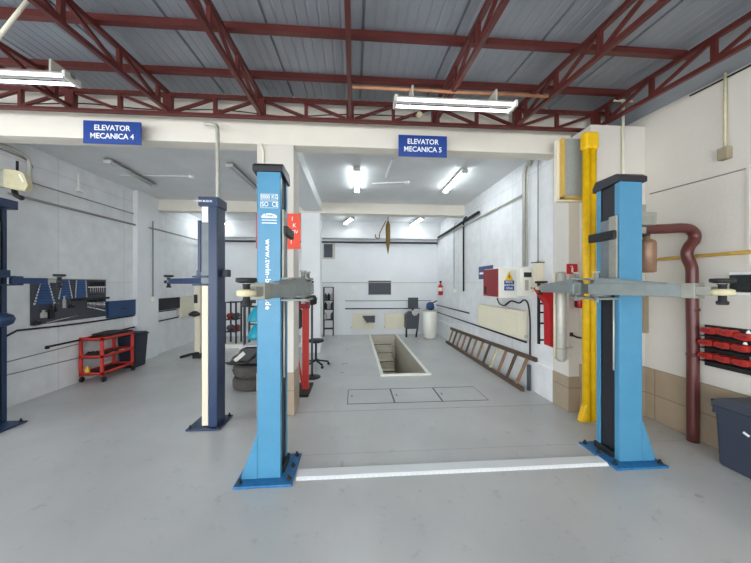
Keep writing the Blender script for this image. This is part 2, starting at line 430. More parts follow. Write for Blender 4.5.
# ---------------------------------------------------------------- twin tube lamps
def lamp(x0, x1, y, z, label):
    t = thing('ceiling_lamp', label, 'ceiling lamp', ((x0+x1)/2, y, z), 'twin tube lamps under the canopy roof')
    build('housing', MB().box(x0, x1, y-.03, y+.03, z-.02, z+.03), 'darkfix', t, .005)
    for xe in (x0, x1-.03): build('end_cap', MB().box(xe, xe+.03, y-.085, y+.085, z-.055, z+.01), 'fixture', t, .005)
    for dy in (-.062, .062):
        build('tube', MB().tube([(x0+.03, y+dy, z-.03), (x1-.03, y+dy, z-.03)], .015, 10), 'tube', t)
    for xe in (x0+.2, x1-.2): build('bracket', MB().box(xe-.01, xe+.01, y-.01, y+.15, z+.035, z+.16), 'steel', t)
lamp(.42, 1.74, 3.1, 3.70, 'lit twin tube lamp under the roof above the ELEVATOR MECANICA 5 sign')
lamp(-4.2, -2.70, 3.05, 3.745, 'lit twin tube lamp under the roof, cut off by the picture edge')

def baylamp(u0, v0, u1, v1, z, label, lit, w=.05, n=2):
    a, b = on(u0, v0, Z=z), on(u1, v1, Z=z)
    t = thing('ceiling_lamp', label, 'ceiling lamp', (a+b)/2)
    d = (b-a).normalized(); s = d.cross(Vector((0, 0, 1)))
    top = ZC+.002-z
    build('housing', MB().bar(a+Vector((0, 0, .03)), b+Vector((0, 0, .03)), w*2, .03), 'fixture' if lit else 'darkfix', t, .004)
    build('mount', MB().bar(a.lerp(b, .2)+Vector((0, 0, .04)), a.lerp(b, .2)+Vector((0, 0, top)), .03, .03), 'fixture', t)
    build('mount', MB().bar(a.lerp(b, .8)+Vector((0, 0, .04)), a.lerp(b, .8)+Vector((0, 0, top)), .03, .03), 'fixture', t)
    for e in (a, b-d*.04): build('end_cap', MB().bar(e, e+d*.04, w*2.2, .06), 'fixture', t)
    for k in range(n):
        o = s*w*(.6*(2*k-1) if n == 2 else 0)
        build('tube', MB().tube([a+d*.04+o, b-d*.04+o], .018, 8), 'tubein' if lit else 'tubeoff', t)
baylamp(356.5, 169, 357, 192, 3.76, 'lit tube lamp on the pit bay ceiling, straight ahead', True)
baylamp(465, 171, 445, 192, 3.76, 'lit slanting tube lamp on the pit bay ceiling behind the ELEVATOR MECANICA 5 sign', True)
baylamp(107, 161, 154, 186, 3.76, 'unlit grey tube lamp on the tool board bay ceiling below the ELEVATOR MECANICA 4 sign', False)
baylamp(229, 165, 256, 189, 3.76, 'unlit grey tube lamp on the tool board bay ceiling beside the lettered light blue post', False)
baylamp(353, 218, 345, 224, 3.7, 'lit tube lamp behind the cross beam, between white column and chain hoist', True)
baylamp(423, 218, 411, 226, 3.7, 'lit tube lamp behind the cross beam, between chain hoist and bay wall', True)
baylamp(205, 217, 228, 225, 3.7, 'lit tube lamp behind the cross beam in the tool board bay', True)
for (u, v, lb) in ((191, 177, 'small white smoke detector on the tool board bay ceiling'), (407, 183, 'small white smoke detector on the pit bay ceiling')):
    q = on(u, v, Z=ZC-.02); one('smoke_detector', MB().lathe((q.x, q.y, ZC-.04), [(.025, 0), (.045, .015), (.05, .04)], n=14), 'white', lb, 'smoke detector')
for u0, v0, u1, v1, lb in ((120, 176, 188, 177, 'left'), (372, 184, 405, 183, 'right')):
    a, b = on(u0, v0, Z=ZC-.02), on(u1, v1, Z=ZC-.02)
    one('cable_duct', MB().bar((a.x, a.y, ZC-.008), (b.x, b.y, ZC-.008), .02, .016), 'white', 'thin white cable duct on the %s bay ceiling beside the smoke detector' % ('tool board' if lb == 'left' else 'pit'), 'cable duct')
for u0, v0, u1, v1 in ((392, 160, 386, 178), ):
    a, b = on(u0, v0, Z=ZC-.02), on(u1, v1, Z=ZC-.02)
    one('cable_duct', MB().bar((a.x, a.y, ZC-.008), (b.x, b.y, ZC-.008), .03, .016), 'white', 'short white cable duct on the ceiling behind the ELEVATOR MECANICA 5 sign', 'cable duct')

one('conduit', MB().tube([(-1.22, 3.985, 3.6), (-1.215, 3.985, 3.56), (-1.19, 3.985, 3.5), (-1.19, 3.985, 2.75)], .011, 8), 'cream', 'thin cream conduit down the middle pillar behind the lettered light blue post', 'conduit')
# ---------------------------------------------------------------- signs
def bay_sign(u0, v0, u1, v1, num):
    Y = 3.86
    a, b = on(u0, v0, Y=Y), on(u1, v1, Y=Y)
    t = thing('bay_sign', 'blue sign reading ELEVATOR MECANICA %s hanging on the header above the %s' % (num, 'tool board bay' if num == '4' else 'pit bay'), 'sign', ((a.x+b.x)/2, Y, b.z))
    build('panel', MB().box(a.x, b.x, Y, Y+.012, b.z, a.z), 'signblue', t, .003)
    for xx in (a.x+.1, b.x-.1): build('hanger', MB().box(xx-.008, xx+.008, Y+.012, 4.0, a.z-.06, a.z-.04), 'steel', t)
    cx = (a.x+b.x)/2; h = a.z-b.z
    text('lettering', 'ELEVATOR', h*.33, (cx, Y-.001, b.z+h*.69), FX, FZ, 'whitepaint', t, bold=h*.004, squeeze=.94)
    text('lettering', 'MECANICA '+num, h*.33, (cx, Y-.001, b.z+h*.33), FX, FZ, 'whitepaint', t, bold=h*.004, squeeze=.94)
bay_sign(83, 120, 141, 145, '4')
bay_sign(398.5, 134.5, 447, 157.5, '5')

# ================================================================ light blue two-post lift
def pad_arm(t, name, p, q, z, mb_mat, ext=.17, padr=.064, taper=(.16, .10), matp='black', h=.105, padz=.07, gus=False):
    """swing arm from hinge p to the pad q (XY), beam centre height z"""
    p = Vector((p[0], p[1], z)); q = Vector((q[0], q[1], z)); d = (q-p).normalized(); s = d.cross(Vector((0, 0, 1)))
    e = q-d*ext
    m = MB()
    wp, we = taper
    vs = []
    for c, w in ((p-d*.05, wp), (e, we)):
        for j in (-h/2, h/2):
            for i in (-1, 1): vs.append(c+s*i*w/2+Vector((0, 0, j)))
    m.add(vs, [(0, 2, 3, 1), (4, 5, 7, 6), (0, 1, 5, 4), (2, 6, 7, 3), (0, 4, 6, 2), (1, 3, 7, 5)])
    m.lathe(p+Vector((0, 0, -h/2-.02)), [(.055, 0), (.055, h+.04)], n=16)
    arm = build('lift_arm', m, mb_mat, t, .006)
    x = MB()
    for i in (-1, 1): x.bar(e-d*.08+s*i*we*.36, e+d*(ext-.04)+s*i*we*.36, .012, h*.62)
    x.bar(e-d*.08+Vector((0, 0, h*.22)), e+d*(ext-.06)+Vector((0, 0, h*.22)), we*.7, .012)
    build('extension', x, 'carr', arm, .002)
    if gus:
        L_ = (e-p).length
        g = MB(); a0 = p+Vector((0, 0, h/2)); a1 = p+d*L_*.75+Vector((0, 0, h/2))
        for i in (-1, 1):
            o = s*i*.05
            g.add([a0+o-s*.006, a1+o*.8-s*.006, a0+o-s*.006+Vector((0, 0, .055)), a0+o+s*.006, a1+o*.8+s*.006, a0+o+s*.006+Vector((0, 0, .055))], [(0, 1, 2), (5, 4, 3), (0, 3, 4, 1), (1, 4, 5, 2), (2, 5, 3, 0)])
        g.add([a0-s*.05+Vector((0, 0, .05)), a0+s*.05+Vector((0, 0, .05)), a1+s*.045, a1-s*.045, a0-s*.05+Vector((0, 0, .058)), a0+s*.05+Vector((0, 0, .058)), a1+s*.045+Vector((0, 0, .008)), a1-s*.045+Vector((0, 0, .008))], [(0, 3, 2, 1), (4, 5, 6, 7), (0, 1, 5, 4), (1, 2, 6, 5), (2, 3, 7, 6), (3, 0, 4, 7)])
        build('gusset_cover', g, mb_mat, arm)
        k = MB(); k.bar(e-d*.03, e+d*.05, we*1.12, h*1.08); build('sleeve', k, 'carr', arm, .004)
    build('pad_holder', MB().lathe(q+Vector((0, 0, -.03)), [(.045, 0), (.06, .008), (.06, .038), (.04, .046)], n=18), 'navydk' if mb_mat == 'navy' else 'oldcream', arm)
    build('pad_screw', MB().lathe(q+Vector((0, 0, -.095)), [(.03, 0), (.034, .02), (.022, .03), (.022, .06+padz), (.03, .07+padz)], n=14), matp, arm)
    build('rubber_pad', MB().lathe(q+Vector((0, 0, padz-.02)), [(padr*.6, 0), (padr, .008), (padr, .03), (padr*.9, .034)], n=22), matp, arm)
    return arm

def blue_column(xi, sx, label, W, fp, fy):
    """xi: X of the inner open face, sx=+1 when the channel opens to +X"""
    y0, y1, top = 2.69, 2.97, 2.77
    t = thing('lift_post', label, 'car lift column', (xi-sx*W/2, 2.87, 0))
    def X(d): return xi-sx*d           # d metres outward from the inner face
    def bx(m, d0, d1, ya, yb, z0, z1):
        a, b = sorted((X(d0), X(d1))); return m.box(a, b, ya, yb, z0, z1)
    m = MB(); g = .008
    bx(m, W-g, W, y0, y1, .02, top)
    bx(m, 0, W-g, y0, y0+g, .02, top); bx(m, 0, W-g, y1-g, y1, .02, top)
    bx(m, 0, g, y0+g, y0+.06, .02, top); bx(m, 0, g, y1-.055, y1-g, .02, top)
    build('post', m, 'blue', t, .004)
    gm = MB()
    for ya in (y0, y1-.012):
        poly = [(X(W), .02), (X(W+.13), .02), (X(W+.13), .06), (X(W), .42)]
        gm.prism(poly, ya, ya+.012, 'y')
    gm.prism([(X(W), .02), (X(W+.11), .02), (X(W+.11), .05), (X(W), .36)], 2.82, 2.835, 'y')
    build('gusset', gm, 'blue', t)
    bp = MB(); bx(bp, -.12, W+.17, 2.59, 3.07, 0, .02)
    base = build('base_plate', bp, 'bluedk', t, .004)
    for d, y in ((-.08, 2.66), (-.08, 3.03), (W+.13, 2.64), (W+.13, 3.03), (-.08, 2.85)):
        build('anchor_bolt', MB().lathe((X(d), y, .02), [(.022, 0), (.022, .012), (.012, .014), (.012, .035)], n=8), 'black', base)
    cu = MB(); bx(cu, .012, .018, y0+.06, y1-.055, .1, top-.02)
    build('belt_curtain', cu, 'curtain', t)
    # black cap, chamfered front and back
    c = MB(); pr = [(y0-.02, top-.02), (y0-.02, top+.03), (y0+.02, top+.06), (y1-.01, top+.06), (y1+.03, top+.0), (y1+.03, top-.05)]
    a, b = sorted((X(-.02), X(W+.035))); c.prism(pr, a, b, 'x')
    build('cap', c, 'cap', t, .006)
    ft = MB(); bx(ft, -.02, .02, 2.76, 2.98, .02, .08); build('chain_guard', ft, 'black', t, .004)
    # carriage
    k = MB(); bx(k, -.008, .011, 2.78, 2.91, 1.63, 2.4)
    build('carriage', k, ['carrd'], t, .006)
    k = MB(); bx(k, -.03, -.009, 2.70, 2.785, 1.812, 2.42)
    build('carriage_rail', k, 'carr', t, .004)
    build('lock_rod', MB().tube([(X(-.022), 2.735, .9), (X(-.022), 2.735, 1.594)], .008, 8), 'steel', t)
    k = MB(); bx(k, -.055, -.012, 2.70, 3.02, 2.19, 2.28); build('door_guard', k, 'black', t, .012)
    k = MB(); bx(k, -.24, 0, 2.70, 3.06, 1.79, 1.81); bx(k, -.24, 0, 2.70, 3.06, 1.595, 1.615); bx(k, -.1, 0, 2.79, 2.94, 1.615, 1.79)
    br = build('arm_bracket', k, 'armgrey', t, .003)
    for y in (2.75, 3.01):
        build('hinge_pin', MB().lathe((X(-.19), y, 1.57), [(.02, 0), (.02, .29), (.03, .29), (.03, .305)], n=12), 'steel', br)
    pad_arm(t, 'front', (X(-.17), 2.74), (X(fp), fy), 1.70, 'armgrey', padz=.075, gus=True)
    pad_arm(t, 'rear', (X(-.17), 3.02), (X(-.08), 3.80), 1.70, 'armgrey', padz=.075, gus=True)
    return t
L1 = blue_column(-.655, 1, 'light blue lift post with a white web address, in front of the middle pillar', .205, .03, 1.94)
R1 = blue_column(2.58, -1, 'light blue lift post without lettering, beside the yellow pipes', .235, -.012, 1.88)
# lettering on the left column (front face, facing the camera)
yf = 2.688
cx = -.752
def strip(name, u0, v0, u1, v1, m, par, Y=yf, th=.0015):
    a, b = on(u0, v0, Y=Y), on(u1, v1, Y=Y); return build(name, MB().box(a.x, b.x, Y-th, Y, b.z, a.z), m, par)
def fz(v): return on(270, v, Y=yf).z
# two framed sticker rows
for (v0, v1, s) in ((194, 200, '3000 KG'), (201, 208, 'ISO  CE')):
    zz0, zz1 = fz(v1), fz(v0)
    fr = MB(); x0, x1 = cx-.075, cx+.075; w = .0025
    fr.box(x0, x1, yf-.0015, yf, zz1-w, zz1).box(x0, x1, yf-.0015, yf, zz0, zz0+w).box(x0, x0+w, yf-.0015, yf, zz0, zz1).box(x1-w, x1, yf-.0015, yf, zz0, zz1)
    build('sticker_frame', fr, 'whitepaint', L1)
    text('lettering', s, (zz1-zz0)*.95, (cx, yf-.001, (zz0+zz1)/2), FX, FZ, 'whitepaint', L1, bold=.0003, depth=.001, squeeze=.82)
a = MB(); za = fz(218)
a.prism([(cx-.065, za), (cx+.065, za), (cx+.068, za+.018), (cx+.045, za+.034), (cx, za+.042), (cx-.05, za+.034), (cx-.07, za+.014)], yf-.0015, yf, 'y')
build('logo', a, 'whitepaint', L1)
text('lettering', 'TWIN', .03, (cx, yf-.003, za+.018), FX, FZ, 'blue', L1, bold=.001, depth=.001)
build('logo_line', MB().box(cx-.065, cx+.065, yf-.0015, yf, fz(220.5), fz(219.8)).box(cx-.065, cx+.065, yf-.0015, yf, fz(223.5), fz(222.6)), 'whitepaint', L1)
text('lettering', 'www.twin-busch.de', .066, (cx-.012, yf-.001, fz(274.5)), (0, 0, -1), (1, 0, 0), 'whitepaint', L1, bold=.0012, depth=.001, spacing=1.12, squeeze=1.06)
# motor, valve block and oil tank on the plain light blue post
mt = MB().box(2.816, 3.0, 2.82, 2.93, 2.47, 2.57).box(2.88, 3.07, 2.78, 2.92, 2.35, 2.48).box(2.816, 3.0, 2.82, 2.91, 2.27, 2.34)
build('pump_motor', mt, 'carr', R1, .008)
build('oil_tank', MB().lathe((3.05, 2.87, 1.87), [(.06, 0), (.078, .01), (.08, .3), (.07, .33), (.03, .35), (.03, .39)], n=20), 'copper', R1)
build('tank_bracket', MB().box(2.816, 3.06, 2.84, 2.9, 2.25, 2.28), 'black', R1)
# conduit hanging from the roof onto the plain light blue post
one('conduit', MB().tube([(3.49, 3.59, 1.9), (3.49, 3.59, 4.15)], .015, 8).bar((3.36, 3.59, 4.13), (3.62, 3.59, 4.13), .02, .02), 'cream', 'pale thin conduit running up to the roof behind the plain light blue post', 'conduit')

# chequer plate ramp between the two columns
rp = MB().prism([(2.665, 0.0), (2.69, .02), (2.80, .022), (2.82, .0)], -.515, 2.45, 'x')
one('cable_cover_plate', rp, 'plate', 'white chequer plate cover lying on the floor between the two light blue posts', 'floor plate')
one('floor_plate', MB().box(-.44, 2.36, 2.825, 3.09, 0, .006), 'floor', 'thin grey flush plate behind the white chequer plate', 'floor plate')

# ================================================================ dark blue lift
def navy_column(xi, sx, y0, W, D, label, arms, top=2.79, detail=True, skirt=.05):
    """xi: X of the inner open face, sx = +1 when the channel opens to +X"""
    def X(d): return xi-sx*d
    def bx(m, d0, d1, ya, yb, z0, z1):
        a, b = sorted((X(d0), X(d1))); return m.box(a, b, ya, yb, z0, z1)
    t = thing('lift_post', label, 'car lift post', (X(W/2), y0+D/2, 0)); g = .008
    m = MB(); bx(m, W-g, W, y0, y0+D, .02, top); bx(m, 0, W-g, y0, y0+g, .02, top); bx(m, 0, W-g, y0+D-g, y0+D, .02, top)
    bx(m, 0, g, y0+g, y0+.05, .02, top); bx(m, 0, g, y0+D-.05, y0+D-g, .02, top)
    build('post', m, 'navy', t, .004)
    base = build('base_plate', bx(MB(), -.24, W+skirt, y0-.05, y0+.34, 0, .02), 'navy', t, .003)
    for d, yy in ((-.2, y0-.02), (W+skirt-.03, y0-.02), (W+skirt-.03, y0+.3), (-.2, y0+.3)):
        build('anchor_bolt', MB().lathe((X(d), yy, .02), [(.02, 0), (.02, .014), (.01, .014), (.01, .04)], n=8), 'black', base)
    build('cap', bx(MB(), -.11, W+.015, y0-.02, y0+D+.02, top-.10, top+.01), 'navy', t, .006)
    build('belt_curtain', bx(MB(), .014, .02, y0+.05, y0+D-.05, .1, top-.02), 'curtain', t)
    if detail:
        m = bx(MB(), -.085, -.012, y0+.02, y0+.09, .03, 1.74); build('spindle_cover', m, 'beige', t, .003)
        m = bx(MB(), -.085, -.012, y0+.02, y0+.09, 2.5, top-.1); build('spindle_cover', m, 'creamw', t, .003)
    build('carriage', bx(MB(), -.1, -.002, y0+.03, y0+.18, 1.75, 2.5), 'carrd', t, .006)
    if detail: build('carriage_rail', bx(MB(), -.135, -.1, y0+.02, y0+.08, 1.9, 2.52), 'navy', t, .003)
    m = bx(MB(), -.19, -.01, y0+.0, y0+.26, 1.83, 1.85); bx(m, -.19, -.01, y0+.0, y0+.26, 1.73, 1.75); bx(m, -.17, -.03, y0+.06, y0+.22, 1.85, 1.92)
    build('arm_bracket', m, 'navy', t, .004)
    for (h_, q_) in arms: pad_arm(t, 'arm', h_, q_, 1.79, 'navy', h=.075, padz=.08, ext=.12)
    if detail: text('lettering', 'TWIN BUSCH', .034, (X(-.05), y0-.021, top-.045), FX, FZ, 'whitepaint', t, bold=.0005, depth=.001)
    return t
N1 = navy_column(-1.755, -1, 3.70, .105, .22, 'dark blue lift post with a pale spindle cover and a small name plate', [((-1.9, 3.92), (-2.76, 4.62))])
build('control_box', MB().box(-1.645, -1.57, 3.80, 3.90, 1.84, 1.93), 'navydk', N1, .005)
N2 = navy_column(-4.375, 1, 3.72, .2, .34, 'dark blue lift post cut off by the picture edge, near the cream hose reel', [((-4.22, 4.02), (-4.02, 4.34))], detail=False, skirt=.02)
build('handle_knob', MB().lathe((-4.37, 3.99, 1.31), [(.05, -.09), (.1, -.06), (.12, .0), (.1, .05), (.04, .08)], n=16), 'navy', N2)
one('conduit', MB().tube(curve_pts([(-1.69, 3.8, 2.8), (-1.69, 3.8, 3.3), (-1.695, 3.8, 3.66), (-1.74, 3.82, 3.74), (-1.88, 3.88, 3.78)], 6), .024, 10), 'steel', 'grey metal conduit rising from the dark blue lift post to the lattice girder', 'conduit')

# ================================================================ right outer wall
# brown S-bent downpipe
X = 3.765
pts = [(X, 3.02, 0), (X, 3.02, 1.0)]+[tuple(on(u, v, Y=3.02)) for u, v in ((692, 300), (692, 274), (691, 266), (688, 259), (687, 252.5), (689.5, 246), (693.5, 241), (694.5, 235), (690, 229.5), (681, 228))]+[(3.4, 3.03, 2.36), (3.1, 3.06, 2.36), (2.86, 3.08, 2.36)]
t = thing('drainpipe', 'brown plastic drainpipe with an S bend on the drainpipe wall', 'pipe', (X, 3.02, 0))
lo = [(x, y, z) for x, y, z in pts]
build('pipe', MB().tube(curve_pts(lo, 5), .053, 18), 'brown', t)
for z in (.95, 1.45, 1.69): build('socket_ring', MB().lathe((X, 3.02, z), [(.058, 0), (.058, .03)], n=18), 'brown', t)
build('wall_clip', MB().box(X+.04, XO, 3.0, 3.04, 1.12, 1.15), 'black', t)
# ochre gas pipe
a, b = on(652, 254.5, X=XO-.03), on(800, 243.5, X=XO-.03)
one('gas_pipe', MB().tube([(XO-.03, a.y, 2.06), (XO-.03, b.y-.6, 2.06)], .02, 10), 'gas', 'ochre gas pipe running along the drainpipe wall behind the brown drainpipe', 'pipe')
# thin wall cable, vertical conduit and box
a, b = on(650, 194, X=XO-.006), on(790, 157, X=XO-.006)
one('electric_cable', MB().tube([a, b], .007, 6), 'darkfix', 'thin grey cable sloping across the drainpipe wall above the drainpipe', 'cable')
q = on(724.5, 150, X=XO-.03)
t = thing('junction_box', 'old cream junction box on the drainpipe wall with a conduit going up', 'junction box', (XO-.03, q.y, 2.85))
z0, z1 = on(724, 160, X=XO-.03).z, on(724, 148, X=XO-.03).z
build('box', MB().box(XO-.07, XO, q.y-.05, q.y+.04, z0, z1), 'tan', t, .01)
build('conduit', MB().tube([(XO-.03, q.y-.005, z1), (XO-.03, q.y-.005, roofz(q.y)-.2)], .012, 8), 'oldcream', t)
a, b = on(648, 98, X=XO-.01), on(770, 62, X=XO-.01)
one('electric_cable', MB().tube([(XO-.012, 3.1, 3.9), (XO-.012, 1.9, 3.82)], .009, 6), 'black', 'thin black cable high on the drainpipe wall under the roof edge', 'cable')
# brown profile at the corner behind the plain light blue post
q0, q1 = on(647, 190, Y=3.60), on(647, 333, Y=3.60)
one('conduit', MB().box(q1.x-.05, q1.x+.03, 3.585, 3.619, q1.z, 1.75), 'tan', 'narrow tan conduit ending at waist height in the corner behind the plain light blue post', 'conduit', bevel=.006)
# red tool rack
def wy(u, X=XO): return on(u, 300, X=X).y
def wz(u, v, X=XO): return on(u, v, X=X).z
yr0, yr1 = 2.25, wy(706)
zb, zt = wz(715, 367), wz(715, 325.5)
t = thing('tool_board', 'black tool board on the drainpipe wall carrying rows of red clamps', 'tool board', (XO, (yr0+yr1)/2, zb))
build('panel', MB().box(XO-.02, XO, yr0, yr1, zb, zt), 'black', t, .003)
rows = [(zt-.05, 0), (zt-.18, .06), (zt-.32, .05)]
for ri, (z, off) in enumerate(rows):
    build('shelf', MB().box(XO-.1, XO-.02, yr0+.02, yr1-.01, z-.065, z-.058), 'black', t)
    for k in range(3):
        y = yr1-.03+off*.4-.14*k; yy = y-.135
        cl = thing('spring_compressor', 'red plastic tool on the %s row of the black board, %s' % (('top', 'middle', 'bottom')[ri], ('next to the drainpipe', 'middle of its row', 'beside the waste bin')[k]), 'tool', (XO-.06, (y+yy)/2, z-.04), 'red tools on the black board')
        zl = z-.02*(k == 2 and ri == 0)
        body = MB().prism([(y, zl-.012), (y-.012, zl+.018), (y-.035, zl+.033), (y-.07, zl+.022), (yy+.02, zl+.036), (yy, zl+.02), (yy, zl-.026), (yy+.04, zl-.034), (y-.04, zl-.028)], XO-.12, XO-.022, 'x')
        bo = build('body', body, 'redtool', cl, .004)
        build('jaw', MB().prism([(y-.02, zl-.005), (y-.04, zl+.016), (y-.10, zl+.012), (y-.09, zl-.012)], XO-.126, XO-.119, 'x'), 'darkred', cl)
        if (ri, k) in ((0, 2), (1, 2)):
            build('tag', MB().lathe((XO-.09, y-.1, zl+.04), [(.018, 0), (.012, .02), (.001, .035)], n=8), 'white', cl)
# control box at the right edge
za, zb2 = wz(735, 292), wz(735, 275)
ya, yb = wy(731.5), wy(775)
one('control_dial', MB().lathe((XO-.021, 2.5, wz(715, 350)), [(.03, 0), (.05, .02), (.045, .06), (.02, .08)], axis=(-1, 0, 0), n=16), 'steel', 'round grey knob on the black board beside the red tools', 'dial')
t = thing('control_box', 'black control panel in a white frame on the drainpipe wall above the tools', 'control box', (XO, (ya+yb)/2, za))
build('frame', MB().box(XO-.03, XO, yb, ya, za-.03, zb2+.03), 'white', t, .005)
build('panel', MB().box(XO-.07, XO-.03, yb+.03, ya-.03, za, zb2), 'screen', t, .006)
build('slot', MB().box(XO-.074, XO-.07, yb+.1, ya-.15, (za+zb2)/2-.012, (za+zb2)/2+.012), 'black', t)
one('wall_duct', MB().box(XO-.02, XO, wy(751.5), wy(748), 1.95, 2.9), 'wall', 'white vertical duct strip on the drainpipe wall above the control panel', 'duct')
# dark bin
t = thing('waste_bin', 'dark slate plastic waste bin with hinged lid by the drainpipe wall', 'bin', (3.63, 2.3, 0))
bm = MB(); x0, x1, y0, y1, h = 3.51, 3.81, 1.9, 2.64, .57
lv = [(x0+.02, y0+.04, 0), (x1-.02, y0+.04, 0), (x1-.02, y1-.02, 0), (x0+.02, y1-.02, 0)]
hv = [(x0, y0, h), (x1, y0, h), (x1, y1, h), (x0, y1, h)]
bm.add(lv+hv, [(0, 3, 2, 1), (4, 5, 6, 7), (0, 1, 5, 4), (1, 2, 6, 5), (2, 3, 7, 6), (3, 0, 4, 7)])
bd = build('body', bm, 'dustbin', t, .03, 3)
lid = MB().prism([(y0-.02, h), (y0-.02, h+.04), (y0+.05, h+.09), (y1-.12, h+.11), (y1-.02, h+.07), (y1+.015, h+.03), (y1+.015, h-.02), (y1, h-.02), (y1, h)], x0-.01, x1, 'x')
build('lid', lid, 'board', t, .012)
build('rim', MB().box(x0-.015, x0, y0, y1, h-.07, h), 'dustbin', t, .004)
build('handle', MB().tube([(x0+.01, y1+.01, h+.02), (x0+.01, y1+.025, h+.04), (x1-.01, y1+.025, h+.04), (x1-.01, y1+.01, h+.02)], .008, 8), 'dustbin', t)
build('sticker', MB().bar((x0+.006, 2.42, .41), (x0+.008, 2.38, .39), .02, .012, (1, 0, 0)), 'white', t)

# yellow column guard
t = thing('column_guard', 'tall yellow twin pipe guard against the pillar behind the plain light blue post', 'pipe guard', (2.97, 3.56, 0))
for dx in (-.043, .043): 
    build('pipe', MB().tube([(3.0+dx, 3.56, 0), (3.0+dx, 3.56, 3.66)], .044, 16), 'yellow', t)
build('collar', MB().box(2.905, 3.095, 3.505, 3.615, 3.46, 3.68), 'yellow', t, .03)
build('foot', MB().prism([(2.86, 0), (2.93, 0), (2.95, .16), (2.94, .26), (2.905, .16)], 3.52, 3.6, 'y'), 'yellow', t, .01)
# grey panel in cream frame
a, b = on(562, 138, Y=3.72), on(584, 199, Y=3.72)
t = thing('vent_panel', 'grey mesh panel in a cream frame beside the top of the yellow pipes', 'panel', ((a.x+b.x)/2, 3.74, b.z))
build('mesh_panel', MB().box(a.x+.03, b.x, 3.73, 3.745, b.z+.03, a.z), 'vent', t)
build('frame', MB().box(a.x, a.x+.03, 3.70, 3.77, b.z, a.z).box(a.x, b.x, 3.70, 3.77, b.z, b.z+.03), 'gas', t, .004)
build('backing', MB().box(a.x-.03, b.x+.02, 3.77, 3.832, b.z-.02, a.z), 'cream', t)
# fire sign and extinguisher on the pillar
a, b = on(566.5, 264, Y=3.828), on(577, 274, Y=3.828)
t = thing('fire_sign', 'small red fire extinguisher sign on the white pillar beside the yellow pipes', 'sign', ((a.x+b.x)/2, 3.82, b.z))
build('panel', MB().box(a.x, b.x, 3.818, 3.828, b.z, a.z), 'redbr', t)
cxs = (a.x+b.x)/2; cz = (a.z+b.z)/2
build('symbol', MB().box(cxs-.014, cxs+.014, 3.815, 3.818, cz-.045, cz+.015).box(cxs-.006, cxs+.006, 3.815, 3.818, cz+.015, cz+.035).box(cxs-.03, cxs+.008, 3.815, 3.818, cz+.033, cz+.042), 'whitepaint', t)
q = on(580, 300, Y=3.74)
t = thing('fire_extinguisher', 'red fire extinguisher half hidden behind the yellow pipes', 'fire extinguisher', (3.0, 3.74, q.z))
zq0, zq1 = on(578, 308, Y=3.74).z, on(578, 292, Y=3.74).z
xq = on(577, 300, Y=3.74).x+.05
build('cylinder', MB().lathe((xq, 3.745, zq0), [(.05, 0), (.07, .02), (.07, zq1-zq0-.06), (.03, zq1-zq0-.02), (.018, zq1-zq0)], n=18), 'redbr', t)
build('label_band', MB().lathe((xq, 3.745, (zq0+zq1)/2), [(.0712, 0), (.0712, .06)], n=18), 'cream', t)
build('hose', MB().tube([(xq-.02, 3.72, zq1-.01), (xq-.085, 3.71, zq1-.03), (xq-.09, 3.71, zq0+.02)], .009, 8), 'black', t)
build('valve', MB().box(xq-.03, xq+.03, 3.73, 3.76, zq1, zq1+.03), 'black', t)
q = on(572, 335, Y=3.8)
one('valve_lever', MB().tube([(q.x, 3.80, q.z), (q.x+.06, 3.79, q.z-.03), (q.x+.16, 3.80, q.z-.05)], .012, 8).box(q.x-.012, q.x+.012, 3.79, 3.83, q.z-.02, q.z+.03), 'black', 'small black lever valve on the pillar beside the yellow pipes', 'valve')
# silver pipe
q = on(561, 300, Y=3.74)
t = thing('exhaust_pipe', 'silver vertical pipe on the bay wall between fire sign and red ramp', 'pipe', (2.8, 4.0, .72))
zz0, zz1 = on(561, 361, Y=3.74).z, on(561, 272, Y=3.74).z
build('pipe', MB().lathe((q.x, 3.74, zz0), [(.045, 0), (.06, .03), (.06, zz1-zz0-.03), (.045, zz1-zz0)], n=20), 'steel', t)
build('side_pipe', MB().tube([(q.x-.075, 3.76, zz0+.03), (q.x-.075, 3.76, zz1-.01)], .015, 8), 'beige', t)
for z in (zz0+.15, zz1-.2): build('clamp', MB().lathe((q.x, 3.74, z), [(.064, 0), (.064, .025)], n=18).box(q.x+.03, 2.96, 3.79, 3.82, z, z+.02), 'steel', t)
# red angled steel ramp on a black wall rack
Yr = 4.02
def rp_(u, v): q = on(u, v, Y=Yr); return (q.x, q.z)
t = thing('steel_ramp', 'red bent steel ramp stood upright beside the silver pipe', 'ramp', (2.75, Yr, .8))
build('ramp', MB().prism([rp_(535, 288), rp_(539, 286.5), rp_(549, 290), rp_(557, 303), rp_(556.5, 349), rp_(546.5, 345), rp_(546, 305)], Yr-.06, Yr+.06, 'y'), 'redbr', t, .006)
rx = rp_(541, 300)[0]
build('rack', MB().box(rx, rx+.03, Yr+.06, Yr+.09, rp_(541, 345)[1], rp_(541, 283)[1]).box(rx, rx+.14, Yr+.06, Yr+.09, rp_(541, 283)[1], rp_(541, 281)[1]), 'black', t)
for v in (304, 313, 324, 341): 
    z = rp_(541, v)[1]; build('rack_hook', MB().box(rx+.02, 2.917, Yr+.06, Yr+.085, z-.012, z+.012), 'black', t)

